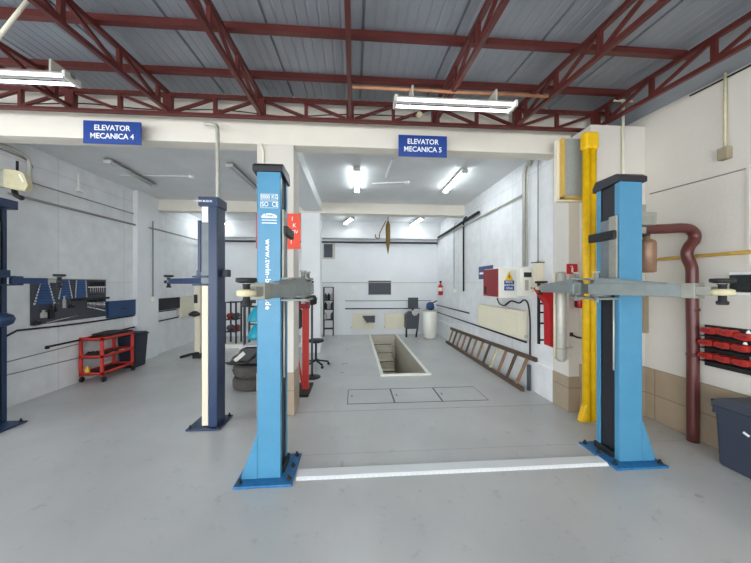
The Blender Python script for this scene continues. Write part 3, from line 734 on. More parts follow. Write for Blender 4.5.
# ================================================================ pit bay wall (faces -X)
# electric cabinets
z0, z1 = on(508, 298, Y=5.03).z, on(508, 268, Y=5.03).z
t = thing('electric_cabinet', 'electric cabinet with dark red door, warning triangle and blue notice on the bay wall', 'electric cabinet', (2.72, 5.3, z0))
build('body', MB().box(2.55, XR-.002, 5.03, 5.62, z0, z1), 'creamw', t, .006)
build('door', MB().box(2.53, 2.55, 5.05, 5.62, z0+.02, z1-.01), 'darkred', t, .004)
build('handle', MB().box(2.515, 2.53, 5.5, 5.54, z0+.06, z0+.2), 'black', t)
tx, tz = 2.735, on(508, 276, Y=5.03).z
build('warning_triangle', MB().prism([(tx-.075, tz-.075), (tx+.075, tz-.075), (tx, tz+.09)], 5.026, 5.03, 'y'), 'warn', t)
build('bolt_symbol', MB().prism([(tx-.006, tz-.055), (tx+.02, tz-.005), (tx, tz-.005), (tx+.012, tz+.045), (tx-.02, tz-.02), (tx, tz-.02)], 5.023, 5.026, 'y'), 'black', t)
z3, z4 = on(508, 290.5, Y=5.03).z, on(508, 280.5, Y=5.03).z
build('notice', MB().box(tx-.09, tx+.09, 5.026, 5.03, z3, z4), 'signblue', t)
for k, s in enumerate(('PERICOL', 'DE ELECTRO', 'CUTARE')):
    text('lettering', s, .045, (tx, 5.0255, z4-.03-.055*k), FX, FZ, 'whitepaint', t, bold=.001, depth=.001, squeeze=.75)
z0, z1 = on(525, 296, Y=4.6).z, on(525, 268, Y=4.6).z
t = thing('meter_box', 'cream meter box with a dark display window between two cabinets', 'meter box', (2.78, 4.7, z0))
build('body', MB().box(2.69, XR-.002, 4.6, 4.72, z0, z1), 'creamw', t, .006)
build('door', MB().box(2.71, XR-.025, 4.588, 4.6, z0+.04, z1-.03), 'creamw', t, .004)
build('display', MB().box(2.74, 2.87, 4.58, 4.588, z1-.15, z1-.07), 'screen', t, .004)
build('label_strip', MB().box(2.76, 2.82, 4.583, 4.588, z0+.09, z0+.26), 'steel', t)
build('latch', MB().box(2.86, 2.885, 4.575, 4.588, z0+.12, z0+.14), 'black', t)
z0, z1 = on(539, 292, Y=4.32).z, on(539, 262.5, Y=4.32).z
t = thing('electric_cabinet', 'plain beige electric cabinet on the bay wall between meter box and red ramp', 'electric cabinet', (2.8, 4.4, z0))
build('body', MB().box(2.80, XR-.002, 4.34, 4.46, z0, z1), 'beige', t, .005)
build('door', MB().box(2.81, XR-.015, 4.33, 4.34, z0+.015, z1-.015), 'beige', t)
build('top_ledge', MB().box(2.79, XR-.002, 4.325, 4.47, z1, z1+.012), 'black', t)
# sloping cable loop under the cabinets
def wr(u, v, X=XR-.02): return on(u, v, X=X)
cable('electric_cable', [on(497, 297, X=2.88), on(499, 303, X=2.88), on(504, 305.5, X=2.88), on(511, 301, X=2.88), on(519, 303, X=2.88), on(524, 300, X=2.88), on(528, 304, X=2.88), on(530, 320, X=2.88), on(530, 348, X=2.88), on(530, 356, X=2.88)], .014, 'black', 'black cable looping under the electric cabinets and down beside the radiator', 'cable')
# blue sign
a, b = wr(479, 266, XR-.004), wr(493, 279, XR-.004)
t = thing('wall_sign', 'small dark blue sign on the bay wall behind the dark red cabinet door', 'sign', (XR, (a.y+b.y)/2, b.z))
build('panel', MB().box(XR-.012, XR, b.y, a.y, wr(485, 279).z, wr(485, 266).z), 'signdk', t)
build('print', MB().box(XR-.014, XR-.012, b.y+.1, a.y-.05, wr(485, 274).z, wr(485, 272).z), 'whitepaint', t)
# radiators
def radiator(y0, y1, z0, z1, X, sgn, label, axis='x'):
    """panel radiator: X = wall plane, stands off the wall towards sgn"""
    X = X+sgn*.002
    t = thing('radiator', label, 'radiator', ((X, (y0+y1)/2, z0) if axis == 'x' else ((y0+y1)/2, X, z0)))
    m = MB(); n = max(4, int((y1-y0)/.05)); d0, d1 = sorted((X+sgn*.03, X+sgn*.1))
    def bx(mm, a, b, c, d, e, f): return mm.box(a, b, c, d, e, f) if axis == 'x' else mm.box(c, d, a, b, e, f)
    bx(m, d0, d1, y0, y1, z0, z1)
    f0 = X+sgn*.1; w = (y1-y0)/n
    for k in range(n):
        a, b = sorted((f0, f0+sgn*.008)); bx(m, a, b, y0+w*k+w*.2, y0+w*k+w*.8, z0+.04, z1-.04)
    build('panel', m, 'cream', t, .004)
    g = MB(); a, b = sorted((X+sgn*.025, X+sgn*.105)); bx(g, a, b, y0-.004, y1+.004, z1, z1+.01); build('top_grille', g, 'beige', t)
    for y in (y0+.15, y1-.15):
        g = MB(); a, b = sorted((X, X+sgn*.04)); bx(g, a, b, y-.015, y+.015, z0+.1, z1-.1); build('wall_bracket', g, 'white', t)
    g = MB(); a, b = sorted((X+sgn*.04, X+sgn*.08)); bx(g, a, b, y0-.03, y0, z0+.03, z0+.08); build('valve', g, 'steel', t, .005)
    return t
ya, yb = on(522, 320, X=2.80).y, on(477, 320, X=2.80).y
radiator(ya, yb, on(523, 340, X=2.82).z, on(523, 311.5, X=2.82).z, XR, -1, 'long cream panel radiator on the pit bay wall under the electric cabinets')
# black pipe under the radiator, ladder etc.
t = one('heating_pipe', MB().tube([(2.86, 4.72, .78), (2.86, 10.1, .78)], .017, 8), 'black', 'black heating pipe running low along the pit bay wall under the radiator', 'pipe')
one('heating_pipe', MB().tube([(2.87, 7.2, 1.02), (2.87, 10.1, 1.02)], .017, 8), 'black', 'short black pipe along the pit bay wall between extinguisher and radiator', 'pipe')
one('cable_trunking', MB().box(XR-.025, XR, 4.16, 9.9, .49, .53), 'white', 'white trunking along the pit bay wall above the ladder', 'trunking')
# ceiling level conduits
a = on(521.5, 189, X=2.87); 
one('heating_pipe', MB().tube([(2.88, 4.9, 3.28), (2.88, 10.1, 3.28)], .018, 8), 'steel', 'grey pipe running along the pit bay wall below the ceiling', 'pipe')
one('heating_pipe', MB().tube([(2.86, 6.6, 3.4), (2.86, 8, 3.37), (2.86, 10.1, 3.33)], .035, 8), 'black', 'thick black pipe high on the pit bay wall behind the cross beam', 'pipe')
for (u, r, lb, z0, z1, m) in ((524, .03, 'thick grey conduit from the ceiling down to the meter box', 2.05, 3.6, 'steel'), (527.5, .012, 'thin grey conduit beside the thick one above the meter box', 2.05, 3.6, 'steel'), (538, .008, 'thin grey cable on the bay wall above the plain beige cabinet', 2.1, 3.62, 'darkfix'),
                        (454, .01, 'thin dark cable hanging on the pit bay wall above the small fire extinguisher', 1.62, 3.35, 'darkfix'), (463.5, .022, 'thick black cable hanging on the pit bay wall beside the blue sign', 1.5, 3.35, 'black')):
    y = on(u, 250, X=2.89).y
    one('conduit', MB().tube([(2.89, y, z0), (2.89, y, z1), (2.89, y-.05, z1+.12), (2.89, y-.2, z1+.2 if z1 > 3.5 else z1+.13)], r, 8), m, lb, 'conduit')
for u, v in ((463.5, 293), (455, 291)):
    q = wr(u, v); one('socket_box', MB().box(XR-.05, XR, q.y-.05, q.y+.05, q.z-.06, q.z+.05), 'creamw', 'small socket box under the %s cable on the pit bay wall' % ('thick black' if u > 460 else 'thin dark'), 'socket box', bevel=.005)
q = on(440.5, 290, X=2.84)
t = thing('fire_extinguisher', 'small red fire extinguisher far back on the pit bay wall', 'fire extinguisher', (q.x, q.y, q.z-.2))
build('cylinder', MB().lathe((q.x, q.y, q.z-.17), [(.06, 0), (.075, .02), (.075, .3), (.03, .36), (.02, .4)], n=16), 'redbr', t)
build('label_band', MB().lathe((q.x, q.y, q.z-.04), [(.0765, 0), (.0765, .12)], n=16), 'cream', t)
build('valve', MB().box(q.x-.03, q.x+.03, q.y-.02, q.y+.02, q.z+.23, q.z+.3), 'black', t)
# wooden ladder on its side
t = thing('wooden_ladder', 'long old wooden ladder lying on its side against the pit bay wall', 'ladder', (2.83, 6.5, 0))
yl0, yl1 = 4.6, 8.6
def lad(y, k):
    f = (y-yl0)/(yl1-yl0); return Vector((2.74, y, .035)) if k == 0 else Vector((2.87, y-.12*(1-f)-.02, .55-.12*f))
build('rail', MB().bar(lad(yl0, 0), lad(yl1, 0), .05, .07), 'wooddk', t, .006)
build('rail', MB().bar(lad(yl0, 1), lad(yl1, 1), .05, .07), 'wooddk', t, .006)
for k in range(12):
    y = yl0+.22+k*.325
    build('rung', MB().bar(lad(y, 0), lad(y, 1), .035, .05, (0, 1, 0)), ('wood', 'wooddk', 'wood')[k % 3] if k != 3 else 'oldcream', t, .004)
# black roll/pipe standing at ladder end
q = on(525.5, 386, Z=0)
one('broom_handle_stub', MB().tube([(2.87, q.y-.2, 0), (2.87, q.y-.2, .42)], .03, 10), 'board', 'short dark grey tube standing on the floor at the near end of the ladder', 'tube')

# ================================================================ floor hatches
hx = [-.1, .6, 1.32, 2.03]
for i in range(3):
    t = thing('floor_hatch', 'grey steel floor hatch cover before the pit, %s' % ('on the side of the red press', 'the middle one', 'on the ladder side')[i], 'hatch', ((hx[i]+hx[i+1])/2, 4.6, 0), 'floor hatch covers')
    build('frame', MB().box(hx[i], hx[i+1]-.002, 4.305, 4.90, 0, .002), 'board', t)
    build('cover', MB().box(hx[i]+.012, hx[i+1]-.014, 4.322, 4.872, .002, .004), 'floor', t)
    build('lifting_slot', MB().box(hx[i]+.06, hx[i]+.075, 4.56, 4.64, .006, .0075), 'board', t)

# ================================================================ tool board wall (faces +X), items on it
def wl_(u, v, X=XL+.02): return on(u, v, X=X)
yA, yB = wl_(31, 300).y, wl_(106, 300).y
zB, zT = 1.12, wl_(31, 279.0).z
zT = 1.83
t = thing('tool_board', 'dark grey tool board full of blue wrench sets on the tool board wall', 'tool board', (XL, (yA+yB)/2, zB))
build('panel', MB().box(XL+.002, XL+.02, yA, yB, zB, zT), 'board', t, .003)
build('top_strip', MB().box(XL+.002, XL+.03, yA, yB, zT, zT+.012), 'steel', t)
fr = (yB-yA)
def bt(u, v): q = on(u, v, X=XL+.04); return q.y, q.z
# three fans of wrenches
for fi, (u0, u1, n, w0, w1, lb) in enumerate(((47, 45, 9, .36, 1., 'left'), (65, 65, 8, .5, 1., 'middle'), (82, 82, 8, .8, .95, 'right'))):
    yc = bt((45, 66, 81.5)[fi], 290)[0]; span = (.3, .23, .23)[fi]
    zt = 1.80; zb = (1.45, 1.52, 1.53)[fi]
    for k in range(n):
        f = k/(n-1); hw = span*(w0+(w1-w0)*f)*.5*1.1; z = zt-(zt-zb)*f
        w = thing('wrench', 'blue handled wrench, %s half of the %s wrench fan on the tool board' % ('upper' if f < .5 else 'lower', {'left': 'widest', 'middle': 'middle', 'right': 'straight sided'}[lb]), 'wrench', (XL+.03, yc, z), 'wrenches in the %s fan, %s half' % (lb, 'upper' if f < .5 else 'lower'))
        build('handle', MB().box(XL+.022, XL+.034, yc-hw*.8, yc+hw*.8, z-.013, z+.013), 'toolblue', w)
        build('jaw', MB().box(XL+.022, XL+.036, yc-hw, yc-hw*.8, z-.018, z+.012), 'chrome', w)
        build('ring', MB().box(XL+.022, XL+.036, yc+hw*.8, yc+hw, z-.018, z+.012), 'chrome', w)
# screwdrivers and small tools in a rack
y0_, y1_ = bt(90, 300)[0], bt(105, 300)[0]
for k in range(7):
    y = y0_+(y1_-y0_)*(k+.3)/7
    s = thing('screwdriver', 'black handled screwdriver in the top corner of the tool board', 'screwdriver', (XL+.04, y, 1.55), 'screwdrivers, upper row')
    build('handle', MB().tube([(XL+.04, y, 1.71), (XL+.04, y, 1.79)], .016, 8), 'black', s)
    build('shaft', MB().tube([(XL+.04, y, 1.55), (XL+.04, y, 1.71)], .006, 6), 'chrome', s)
one('tool_shelf', MB().box(XL+.02, XL+.07, y0_-.02, y1_, 1.685, 1.70), 'creamw', 'narrow pale shelf holding the screwdrivers on the tool board', 'shelf')
ys = bt(72, 300)[0]
one('tool_shelf', MB().box(XL+.02, XL+.09, ys, yB, 1.46, 1.5), 'black', 'black ledge across the middle of the dark grey tool board', 'shelf')
for k in range(14):
    y = ys+.3+(yB-ys-.36)*k/13; ln = .10+.008*k
    one('socket_wrench', MB().tube([(XL+.04, y, 1.44-ln), (XL+.04, y, 1.455)], .006, 6).lathe((XL+.04, y, 1.44-ln-.02), [(.011, 0), (.011, .03)], n=8), 'chrome', 'chrome rod tool hanging under the black ledge of the tool board', 'wrench', 'chrome tools under the ledge')
for k, (u, v, w, h, m, lb) in enumerate(((52, 312, .08, .22, 'black', 'black ratchet tool hanging low on the tool board under the widest wrench fan'), (57, 308, .03, .14, 'blackgl', 'short black tool hanging beside the ratchet tool'), (44, 314, .09, .12, 'steel', 'grey ring shaped tool at the foot of the tool board'),
                            (64.5, 302, .04, .2, 'steel', 'grey puller hanging below the middle fan'), (72, 306, .1, .06, 'black', 'black clamp hanging under the end of the black ledge'), (37, 323, .12, .07, 'black', 'black flat tool in the lower corner of the tool board'))):
    y, z = bt(u, v)
    q = thing('hand_tool', lb, 'tool', (XL+.03, y, z-h/2))
    build('body', MB().box(XL+.02, XL+.05, y-w/2, y+w/2, z-h/2, z+h*.2).box(XL+.02, XL+.045, y-w*.2, y+w*.2, z+h*.2, z+h/2), m, q, .006)
    build('hook', MB().tube([(XL+.02, y, z+h/2-.01), (XL+.06, y, z+h/2-.01), (XL+.06, y, z+h/2+.01)], .004, 6), 'chrome', q)
y, z = bt(46, 323); y2, z2 = bt(77, 321)
one('breaker_bar', MB().tube([(XL+.04, y, z), (XL+.04, y2, 1.2)], .012, 8), 'chrome', 'long chrome bar lying along the foot of the tool board', 'bar')
# blue case, black case, radiator
def wallcase(u0, u1, v0, v1, uu, X, d, m, name, label, cat):
    ya, yb = on(u0, 300, X=X+d).y, on(u1, 300, X=X+d).y
    z0, z1 = on(uu, v1, X=X+d).z, on(uu, v0, X=X+d).z
    t = thing(name, label, cat, (X+d/2, (ya+yb)/2, z0))
    build('body', MB().box(X, X+d, ya, yb, z0, z1), m, t, .006)
    build('lid', MB().box(X, X+d+.01, ya-.01, yb+.01, z1, z1+.012), m, t)
    build('handle', MB().tube([(X+d, (ya+yb)/2-.06, (z0+z1)/2), (X+d+.03, (ya+yb)/2-.05, (z0+z1)/2), (X+d+.03, (ya+yb)/2+.05, (z0+z1)/2), (X+d, (ya+yb)/2+.06, (z0+z1)/2)], .006, 6), 'black', t)
    return t
wallcase(109, 137, 301, 316.5, 123, XL, .06, 'boxblue', 'wall_case', 'dark blue flat case on the wall between tool board and black case', 'case')
wallcase(157, 180, 298.5, 309.5, 168, XL, .08, 'black', 'wall_case', 'black flat case on the tool board wall beside the cream radiator', 'case')
ya, yb = on(181, 300, X=XL+.1).y, on(197, 300, X=XL+.1).y
radiator(ya, yb, on(189, 316, X=XL+.1).z, on(189, 297, X=XL+.1).z, XL, 1, 'cream radiator on the tool board wall beside the black case')
# pipes on left wall
def lp(u, v, X=XL+.03): return on(u, v, X=X)
one('heating_pipe', MB().tube([lp(3, 338), lp(17, 330.5), lp(60, 326), (XL+.03, lp(105, 318).y, lp(105, 320).z), lp(160, 311.5), lp(176, 309.5)], .014, 8), 'black', 'black pipe running under the tool board along the tool board wall', 'pipe')
one('heating_pipe', MB().tube([lp(47, 347), lp(80, 340), lp(122, 330), lp(160, 321), lp(198, 313)], .016, 8), 'black', 'black pipe behind the red trolley, lower one on the tool board wall', 'pipe')
q = lp(46, 347); 
one('pipe_elbow', MB().lathe((XL+.05, q.y, q.z-.03), [(.025, 0), (.03, .03), (.02, .05)], n=10), 'black', 'black end cap of the lower pipe beside the red trolley', 'pipe fitting')
for (a, b, c, d, lb) in ((7, 362, 78, 344, 'upper'), (7, 375, 78, 358, 'lower')):
    za = 1.0 if False else lp(a, b).z
    one('cable_trunking', MB().bar(lp(a, b, XL+.006), lp(c, d, XL+.006), .012, .014), 'darkfix', 'thin grey trunking low on the tool board wall, %s of two lines' % lb, 'trunking')
y = lp(138, 320).y
one('pipe_drop', MB().tube([(XL+.03, y, lp(138, 314).z), (XL+.03, y, lp(138, 328).z)], .012, 8), 'black', 'short black upright pipe joining the two pipes at the blue case', 'pipe')
y = lp(153, 260, XL+.12).y
one('conduit', MB().tube([(XL+.12, y, lp(153, 297, XL+.12).z), (XL+.12, y, lp(153, 221, XL+.12).z)], .013, 8), 'darkfix', 'dark upright cable on the tool board wall beside the wall pier', 'conduit')
q = lp(153, 299, XL+.12)
one('socket_box', MB().box(XL+.1, XL+.16, q.y-.05, q.y+.05, q.z-.06, q.z+.06), 'creamw', 'small cream socket box at the foot of the upright cable on the tool board wall', 'socket box', bevel=.006)
one('heating_pipe', MB().tube([(XL+.05, 4.5, 3.02), (XL+.05, 7, 3.06), (XL+.13, 7.6, 3.07), (XL+.13, 10.1, 3.1)], .02, 8), 'darkfix', 'grey pipe high along the tool board wall under the ceiling', 'pipe')
one('heating_pipe', MB().tube([(XL+.03, 4.8, 3.28), (XL+.03, 6.88, 3.3)], .01, 8), 'darkfix', 'thin grey conduit high on the tool board wall above the pipe', 'pipe')
q = on(80, 185, X=XL+.04)
one('junction_box', MB().box(XL, XL+.06, q.y-.05, q.y+.05, q.z-.12, q.z-.07).box(XL+.01, XL+.035, q.y-.015, q.y+.015, q.z-.07, q.z+.2), 'white', 'small white bracket high on the tool board wall', 'junction box')
# thick exhaust ducts upper left and the cream machine
D_ = [on(u, v, X=-4.82) for u, v in ((-8, 141), (12, 149), (25, 156), (29, 163), (29.5, 178), (30, 184))]
dt = thing('exhaust_duct', 'bent grey metal duct above the hose reel in the tool board bay', 'duct', D_[3])
build('duct', MB().tube(curve_pts(D_), .026, 10), 'steel', dt)
build('thin_duct', MB().tube(curve_pts([p+Vector((.0, .05, -.06)) for p in D_[:-2]]), .012, 8), 'darkfix', dt)
build('coupling', MB().lathe(D_[-1]+Vector((0, 0, -.05)), [(.03, 0), (.035, .02), (.035, .08)], n=12), 'board', dt)
HY = 4.36
a, b = on(3, 168, Y=HY), on(28, 191, Y=HY)
t = thing('hose_reel', 'old cream hose reel housing high on the tool board bay wall', 'hose reel', ((a.x+b.x)/2, HY, b.z))
w_ = b.x-a.x; h_ = a.z-b.z
build('housing', MB().prism([(a.x, b.z+.15*h_), (a.x, a.z), (a.x+.6*w_, a.z-.1*h_), (a.x+.8*w_, a.z-.2*h_), (b.x, b.z+.25*h_), (b.x-.15*w_, b.z), (a.x+.5*w_, b.z+.05*h_)], HY, HY+.08, 'y'), 'oldcream', t, .006)
build('cover_strip', MB().prism([(a.x+.62*w_, a.z-.25*h_), (a.x+.7*w_, a.z-.25*h_), (a.x+.85*w_, a.z-.6*h_), (a.x+.78*w_, a.z-.62*h_)], HY-.006, HY, 'y'), 'creamw', t)
build('hose_guide', MB().tube([(a.x+.25*w_, HY+.06, b.z+.03), (a.x+.35*w_, HY+.05, b.z-.05), (a.x+.6*w_, HY+.05, b.z-.09)], .032, 8), 'black', t)
build('bracket', MB().bar((a.x+.3*w_, HY+.08, a.z-.03), (a.x+.3*w_, HY+.08, a.z+.13), .02, .02), 'black', t)
build('wall_plate', MB().box(-4.878, a.x+.02, HY+.02, HY+.07, b.z+.06, a.z-.02), 'steel', t)

# ---------------------------------------------------------------- red trolley
x0, x1, y0, y1 = -4.85, -4.46, 5.58, 6.34
t = thing('tool_trolley', 'red three-shelf workshop trolley against the tool board wall', 'trolley', ((x0+x1)/2, (y0+y1)/2, 0))
for zz, nm in ((.13, 'shelf'), (.43, 'shelf'), (.74, 'shelf')):
    m = MB().box(x0, x1, y0, y1, zz, zz+.012).box(x0, x1, y0, y0+.01, zz, zz+.05).box(x0, x1, y1-.01, y1, zz, zz+.05).box(x0, x0+.01, y0, y1, zz, zz+.05).box(x1-.01, x1, y0, y1, zz, zz+.05)
    build('shelf', m, 'redcart', t)
    if zz < .7: build('shelf_mat', MB().box(x0+.012, x1-.012, y0+.012, y1-.012, zz+.012, zz+.018), 'black', t)
for xx in (x0, x1):
    for yy in (y0, y1):
        sx, sy = (1 if xx == x0 else -1), (1 if yy == y0 else -1)
        upr = build('upright', MB().box(min(xx, xx+sx*.04), max(xx, xx+sx*.04), min(yy, yy+sy*.04), max(yy, yy+sy*.04), .1, .80), 'redcart', t, .003)
        w = build('castor', MB().lathe((xx+sx*.01, yy+sy*.03, .05), [(.02, 0), (.05, .004), (.05, .026), (.02, .03)], axis=(1, 0, 0), n=14).box(xx-.02+sx*.02, xx+.02+sx*.02, yy+sy*.03-.015, yy+sy*.03+.015, .05, .1), 'black', upr)
tp = MB().prism([(5.78, .801), (6.33, .801), (6.31, .83), (6.12, .845), (5.81, .83)], x0+.03, x1-.0, 'x')
one('tool_tray', tp, 'black', 'black flat tray lying on top of the red trolley', 'tray', bevel=.01)
q = MB()
for i in range(6):
    q.lathe((x0+.08+.045*i, y0+.1+.03*(i % 3), .451), [(.03, 0), (.045, .02), (.03, .06+.015*(i % 2)), (.01, .08)], n=8)
one('rubber_glove_heap', q, 'black', 'heap of black rags on the middle shelf of the red trolley', 'rags')
one('orange_bottle', MB().lathe((x0+.09, y0+.06, .149), [(.035, 0), (.038, .02), (.038, .07), (.015, .11), (.015, .13)], n=12), 'warn', 'small orange bottle on the bottom shelf of the red trolley', 'bottle')
one('steel_wrench', MB().tube([(x1-.1, y0+.3, .4585), (x1-.12, y0+.52, .4585)], .009, 6), 'chrome', 'chrome bar lying on the middle shelf of the red trolley', 'bar')
one('paper_card', MB().box(x1-.16, x1-.06, y0+.55, y0+.67, .4485, .456), 'creamw', 'cream card lying on the middle shelf of the red trolley', 'card')
# black bin behind trolley
t = thing('waste_bin', 'black plastic bin standing behind the red trolley', 'bin', (-4.67, 6.6, 0))
m = MB(); lv = [(-4.84, 6.47, 0), (-4.53, 6.47, 0), (-4.53, 6.78, 0), (-4.84, 6.78, 0)]; hv = [(-4.86, 6.44, .66), (-4.5, 6.44, .66), (-4.5, 6.82, .66), (-4.86, 6.82, .66)]
m.add(lv+hv, [(0, 3, 2, 1), (4, 5, 6, 7), (0, 1, 5, 4), (1, 2, 6, 5), (2, 3, 7, 6), (3, 0, 4, 7)])
build('body', m, 'navydk', t, .02)
build('lid', MB().prism([(6.42, .66), (6.42, .70), (6.5, .74), (6.76, .735), (6.84, .69), (6.84, .66)], -4.865, -4.49, 'x'), 'navydk', t, .02)

# ================================================================ tyres and hood in the tool board bay
t1 = MB().lathe((-1.72, 5.2, 0.0), [(.19, .0), (.27, .0), (.31, .03), (.325, .06), (.325, .15), (.31, .18), (.27, .205), (.19, .205), (.18, .19), (.18, .015)], n=32)
ty = one('car_tyre', t1, 'tyre', 'dusty car tyre lying flat on the floor, the lower of two', 'tyre', 'stacked tyres')
ty2 = ty.copy(); C.objects.link(ty2); ty2.location = ty.location+Vector((.01, 0, .207)); ty2['label'] = 'dusty car tyre lying on top of another under a black plastic machine cover'
hd = thing('engine_cover', 'black plastic machine cover with grey cloth on the tyre stack', 'cover', (-1.75, 5.15, .415))
build('shell', MB().prism([(-2.06, .42), (-1.98, .56), (-1.9, .60), (-1.86, .68), (-1.76, .72), (-1.44, .73), (-1.40, .42)], 4.96, 5.42, 'y'), 'blackgl', hd, .03)
build('grip', MB().tube([(-2.07, 5.0, .45), (-2.0, 4.93, .47), (-1.75, 4.92, .47), (-1.6, 4.93, .6), (-1.45, 4.94, .7)], .022, 8), 'black', hd)
build('chrome_strip', MB().bar((-1.93, 4.945, .5), (-1.78, 4.945, .63), .012, .06), 'steel', hd)
build('cloth', MB().prism([(-1.88, .7), (-1.76, .735), (-1.44, .745), (-1.44, .732), (-1.76, .722), (-1.86, .68)], 4.97, 5.4, 'y'), 'tubeoff', hd)
one('air_hose', MB().tube(curve_pts([(-2.35, 5.2, .42), (-2.2, 5.15, .42), (-2.06, 5.12, .43)]), .01, 6), 'navydk', 'short dark hose sticking out of the machine cover on the tyres', 'hose')
# low white curb at the back of the tool board bay
one('floor_curb', MB().box(-4.3, -1.4, 8.3, 8.42, 0, .1), 'creamw', 'low white curb across the floor at the back of the tool board bay', 'curb', bevel=.006)
one('floor_tube', MB().tube([(-2.9, 8.24, .04), (-1.6, 8.24, .04)], .014, 6), 'black', 'black hose lying in front of the white curb', 'hose')

# black tyre machine stand with turquoise parts
t = thing('parts_stand', 'black stand with two turquoise bells behind the lettered light blue post', 'stand', (-2.02, 6.3, 0))
ux = on(251, 320, Y=6.3).x
build('upright', MB().box(ux-.15, ux-.11, 6.28, 6.32, .02, 1.45).box(ux-.05, ux-.02, 6.28, 6.32, .02, 1.45), 'black', t)
build('base', MB().box(ux-.3, ux+.25, 6.1, 6.5, 0, .03), 'black', t)
build('crossbar', MB().box(ux-.18, ux+.1, 6.29, 6.31, 1.35, 1.42), 'black', t)
for z in (.98, .62):
    build('bell', MB().lathe((ux+.1, 6.3, z), [(.16, 0), (.17, .04), (.12, .16), (.05, .26), (.03, .3)], n=18), 'cyan', t)
build('bracket', MB().box(ux-.03, ux+.12, 6.29, 6.31, 1.26, 1.3).box(ux-.03, ux+.12, 6.29, 6.31, .9, .93), 'black', t)
# dark shelf rack in tool board bay rear
a, b = on(225, 302, Y=8.8), on(236, 330, Y=8.8)
t = thing('wheel_rack', 'black steel rack in the rear of the tool board bay between the two lift columns', 'rack', ((a.x+b.x)/2, 8.95, 0))
for xx in (a.x, b.x):
    for yy in (8.8, 9.2): build('upright', MB().box(xx-.02, xx+.02, yy-.02, yy+.02, 0, a.z), 'black', t)
for z in (.35, .7, a.z-.03): build('shelf', MB().box(a.x, b.x, 8.8, 9.2, z, z+.03), 'black', t)
for i, z in enumerate((.38, .73)):
    for j in range(2):
        one('rim', MB().lathe((a.x+.09+.17*j, 8.86, z+.09), [(.04, 0), (.082, .01), (.082, .2), (.04, .21)], axis=(0, 1, 0), n=16), ('board', 'darkred')[(i+j) % 2], 'small wheel on the %s shelf of the black rack, the %s one' % (('lower', 'upper')[i], ('grey', 'dark red')[(i+j) % 2]), 'wheel')
# machine column tool board bay rear beside dark blue column
q = on(197, 330, Y=7.3)
t = thing('tyre_changer', 'grey tyre changer column with a dark foot, behind the dark blue lift post', 'machine', (q.x, 7.3, 0))
build('column', MB().box(q.x-.05, q.x+.07, 7.28, 7.42, .1, 1.7), 'beige', t, .01)
build('foot_pedal', MB().tube([(q.x-.3, 7.15, .05), (q.x-.1, 7.22, .1), (q.x+.05, 7.3, .12)], .03, 8), 'black', t)
build('head', MB().lathe((q.x-.03, 7.25, .98), [(.03, 0), (.12, .03), (.12, .08), (.04, .13)], n=14), 'black', t)
build('base', MB().box(q.x-.06, q.x+.25, 7.2, 7.5, 0, .1), 'black', t, .01)
build('arm', MB().box(q.x-.02, q.x+.02, 7.2, 7.3, 1.3, 1.5), 'black', t)

# red banner on the middle pillar
a, b = on(256, 213, Y=3.975), on(300.5, 249, Y=3.975)
t = thing('banner', 'orange red board fixed on the middle pillar behind the lettered light blue post', 'sign board', ((a.x+b.x)/2, 3.98, b.z))
build('panel', MB().box(a.x, b.x, 3.972, 3.982, b.z, a.z), 'banner', t, .002)
build('spacer', MB().box(-1.2, -1.16, 3.982, 3.999, b.z+.05, a.z-.05).box(-.9, -.86, 3.982, 3.999, b.z+.05, a.z-.05), 'steel', t)
for (s_, v, u, sz) in (('I', 219, 292.3, .06), ('K', 225.5, 294.4, .06), ('TIV', 232, 294.6, .05), ('I', 242, 291.2, .06)):
    q = on(u, v, Y=3.971); text('lettering', s_, sz*1.2, q, FX, FZ, 'whitepaint', t, bold=.001, depth=.001)

# red press and rack right of the middle pillar
t = thing('workshop_press', 'red upright steel press standing behind the middle pillar', 'press', (-.86, 4.75, 0))
a = on(303.5, 300, Y=4.9).x
build('column', MB().box(a-.015, a+.085, 4.86, 4.94, .04, 1.62), 'redcart', t, .004)
build('head', MB().box(a-.12, a+.1, 4.84, 4.96, 1.35, 1.62), 'darkred', t, .01)
build('base', MB().box(a-.14, a+.12, 4.62, 5.2, 0, .04), 'black', t, .004)
build('ram', MB().lathe((a-.07, 4.88, 1.02), [(.02, 0), (.05, .03), (.05, .3), (.025, .33)], n=14), 'board', t)
build('brace', MB().bar((a+.0, 4.84, .1), (a-.09, 4.84, .6), .03, .03), 'redcart', t)
one('blue_canister', MB().lathe((a-.085, 4.7, .0415), [(.05, 0), (.055, .02), (.055, .3), (.03, .36), (.02, .4)], n=16), 'signdk', 'dark blue canister standing on the base of the red press', 'canister')
# black swivel stool in front of column
q = on(316, 366, Z=0)
t = thing('swivel_stool', 'black swivel stool base with castors beside the white column', 'stool', (q.x, q.y, 0))
for k in range(5):
    an = 2*PI*k/5+.3; dx, dy = math.cos(an)*.27, math.sin(an)*.27
    lg = build('leg', MB().bar((q.x, q.y, .13), (q.x+dx, q.y+dy, .075), .03, .03), 'black', t)
    build('castor', MB().lathe((q.x+dx, q.y+dy-.012, .03), [(.012, 0), (.03, .003), (.03, .022), (.012, .025)], axis=(0, 1, 0), n=12), 'black', lg)
build('gas_lift', MB().tube([(q.x, q.y, .12), (q.x, q.y, .5)], .022, 10), 'black', t)
build('seat', MB().lathe((q.x, q.y, .5), [(.1, 0), (.16, .02), (.17, .05), (.14, .07)], n=20), 'black', t)
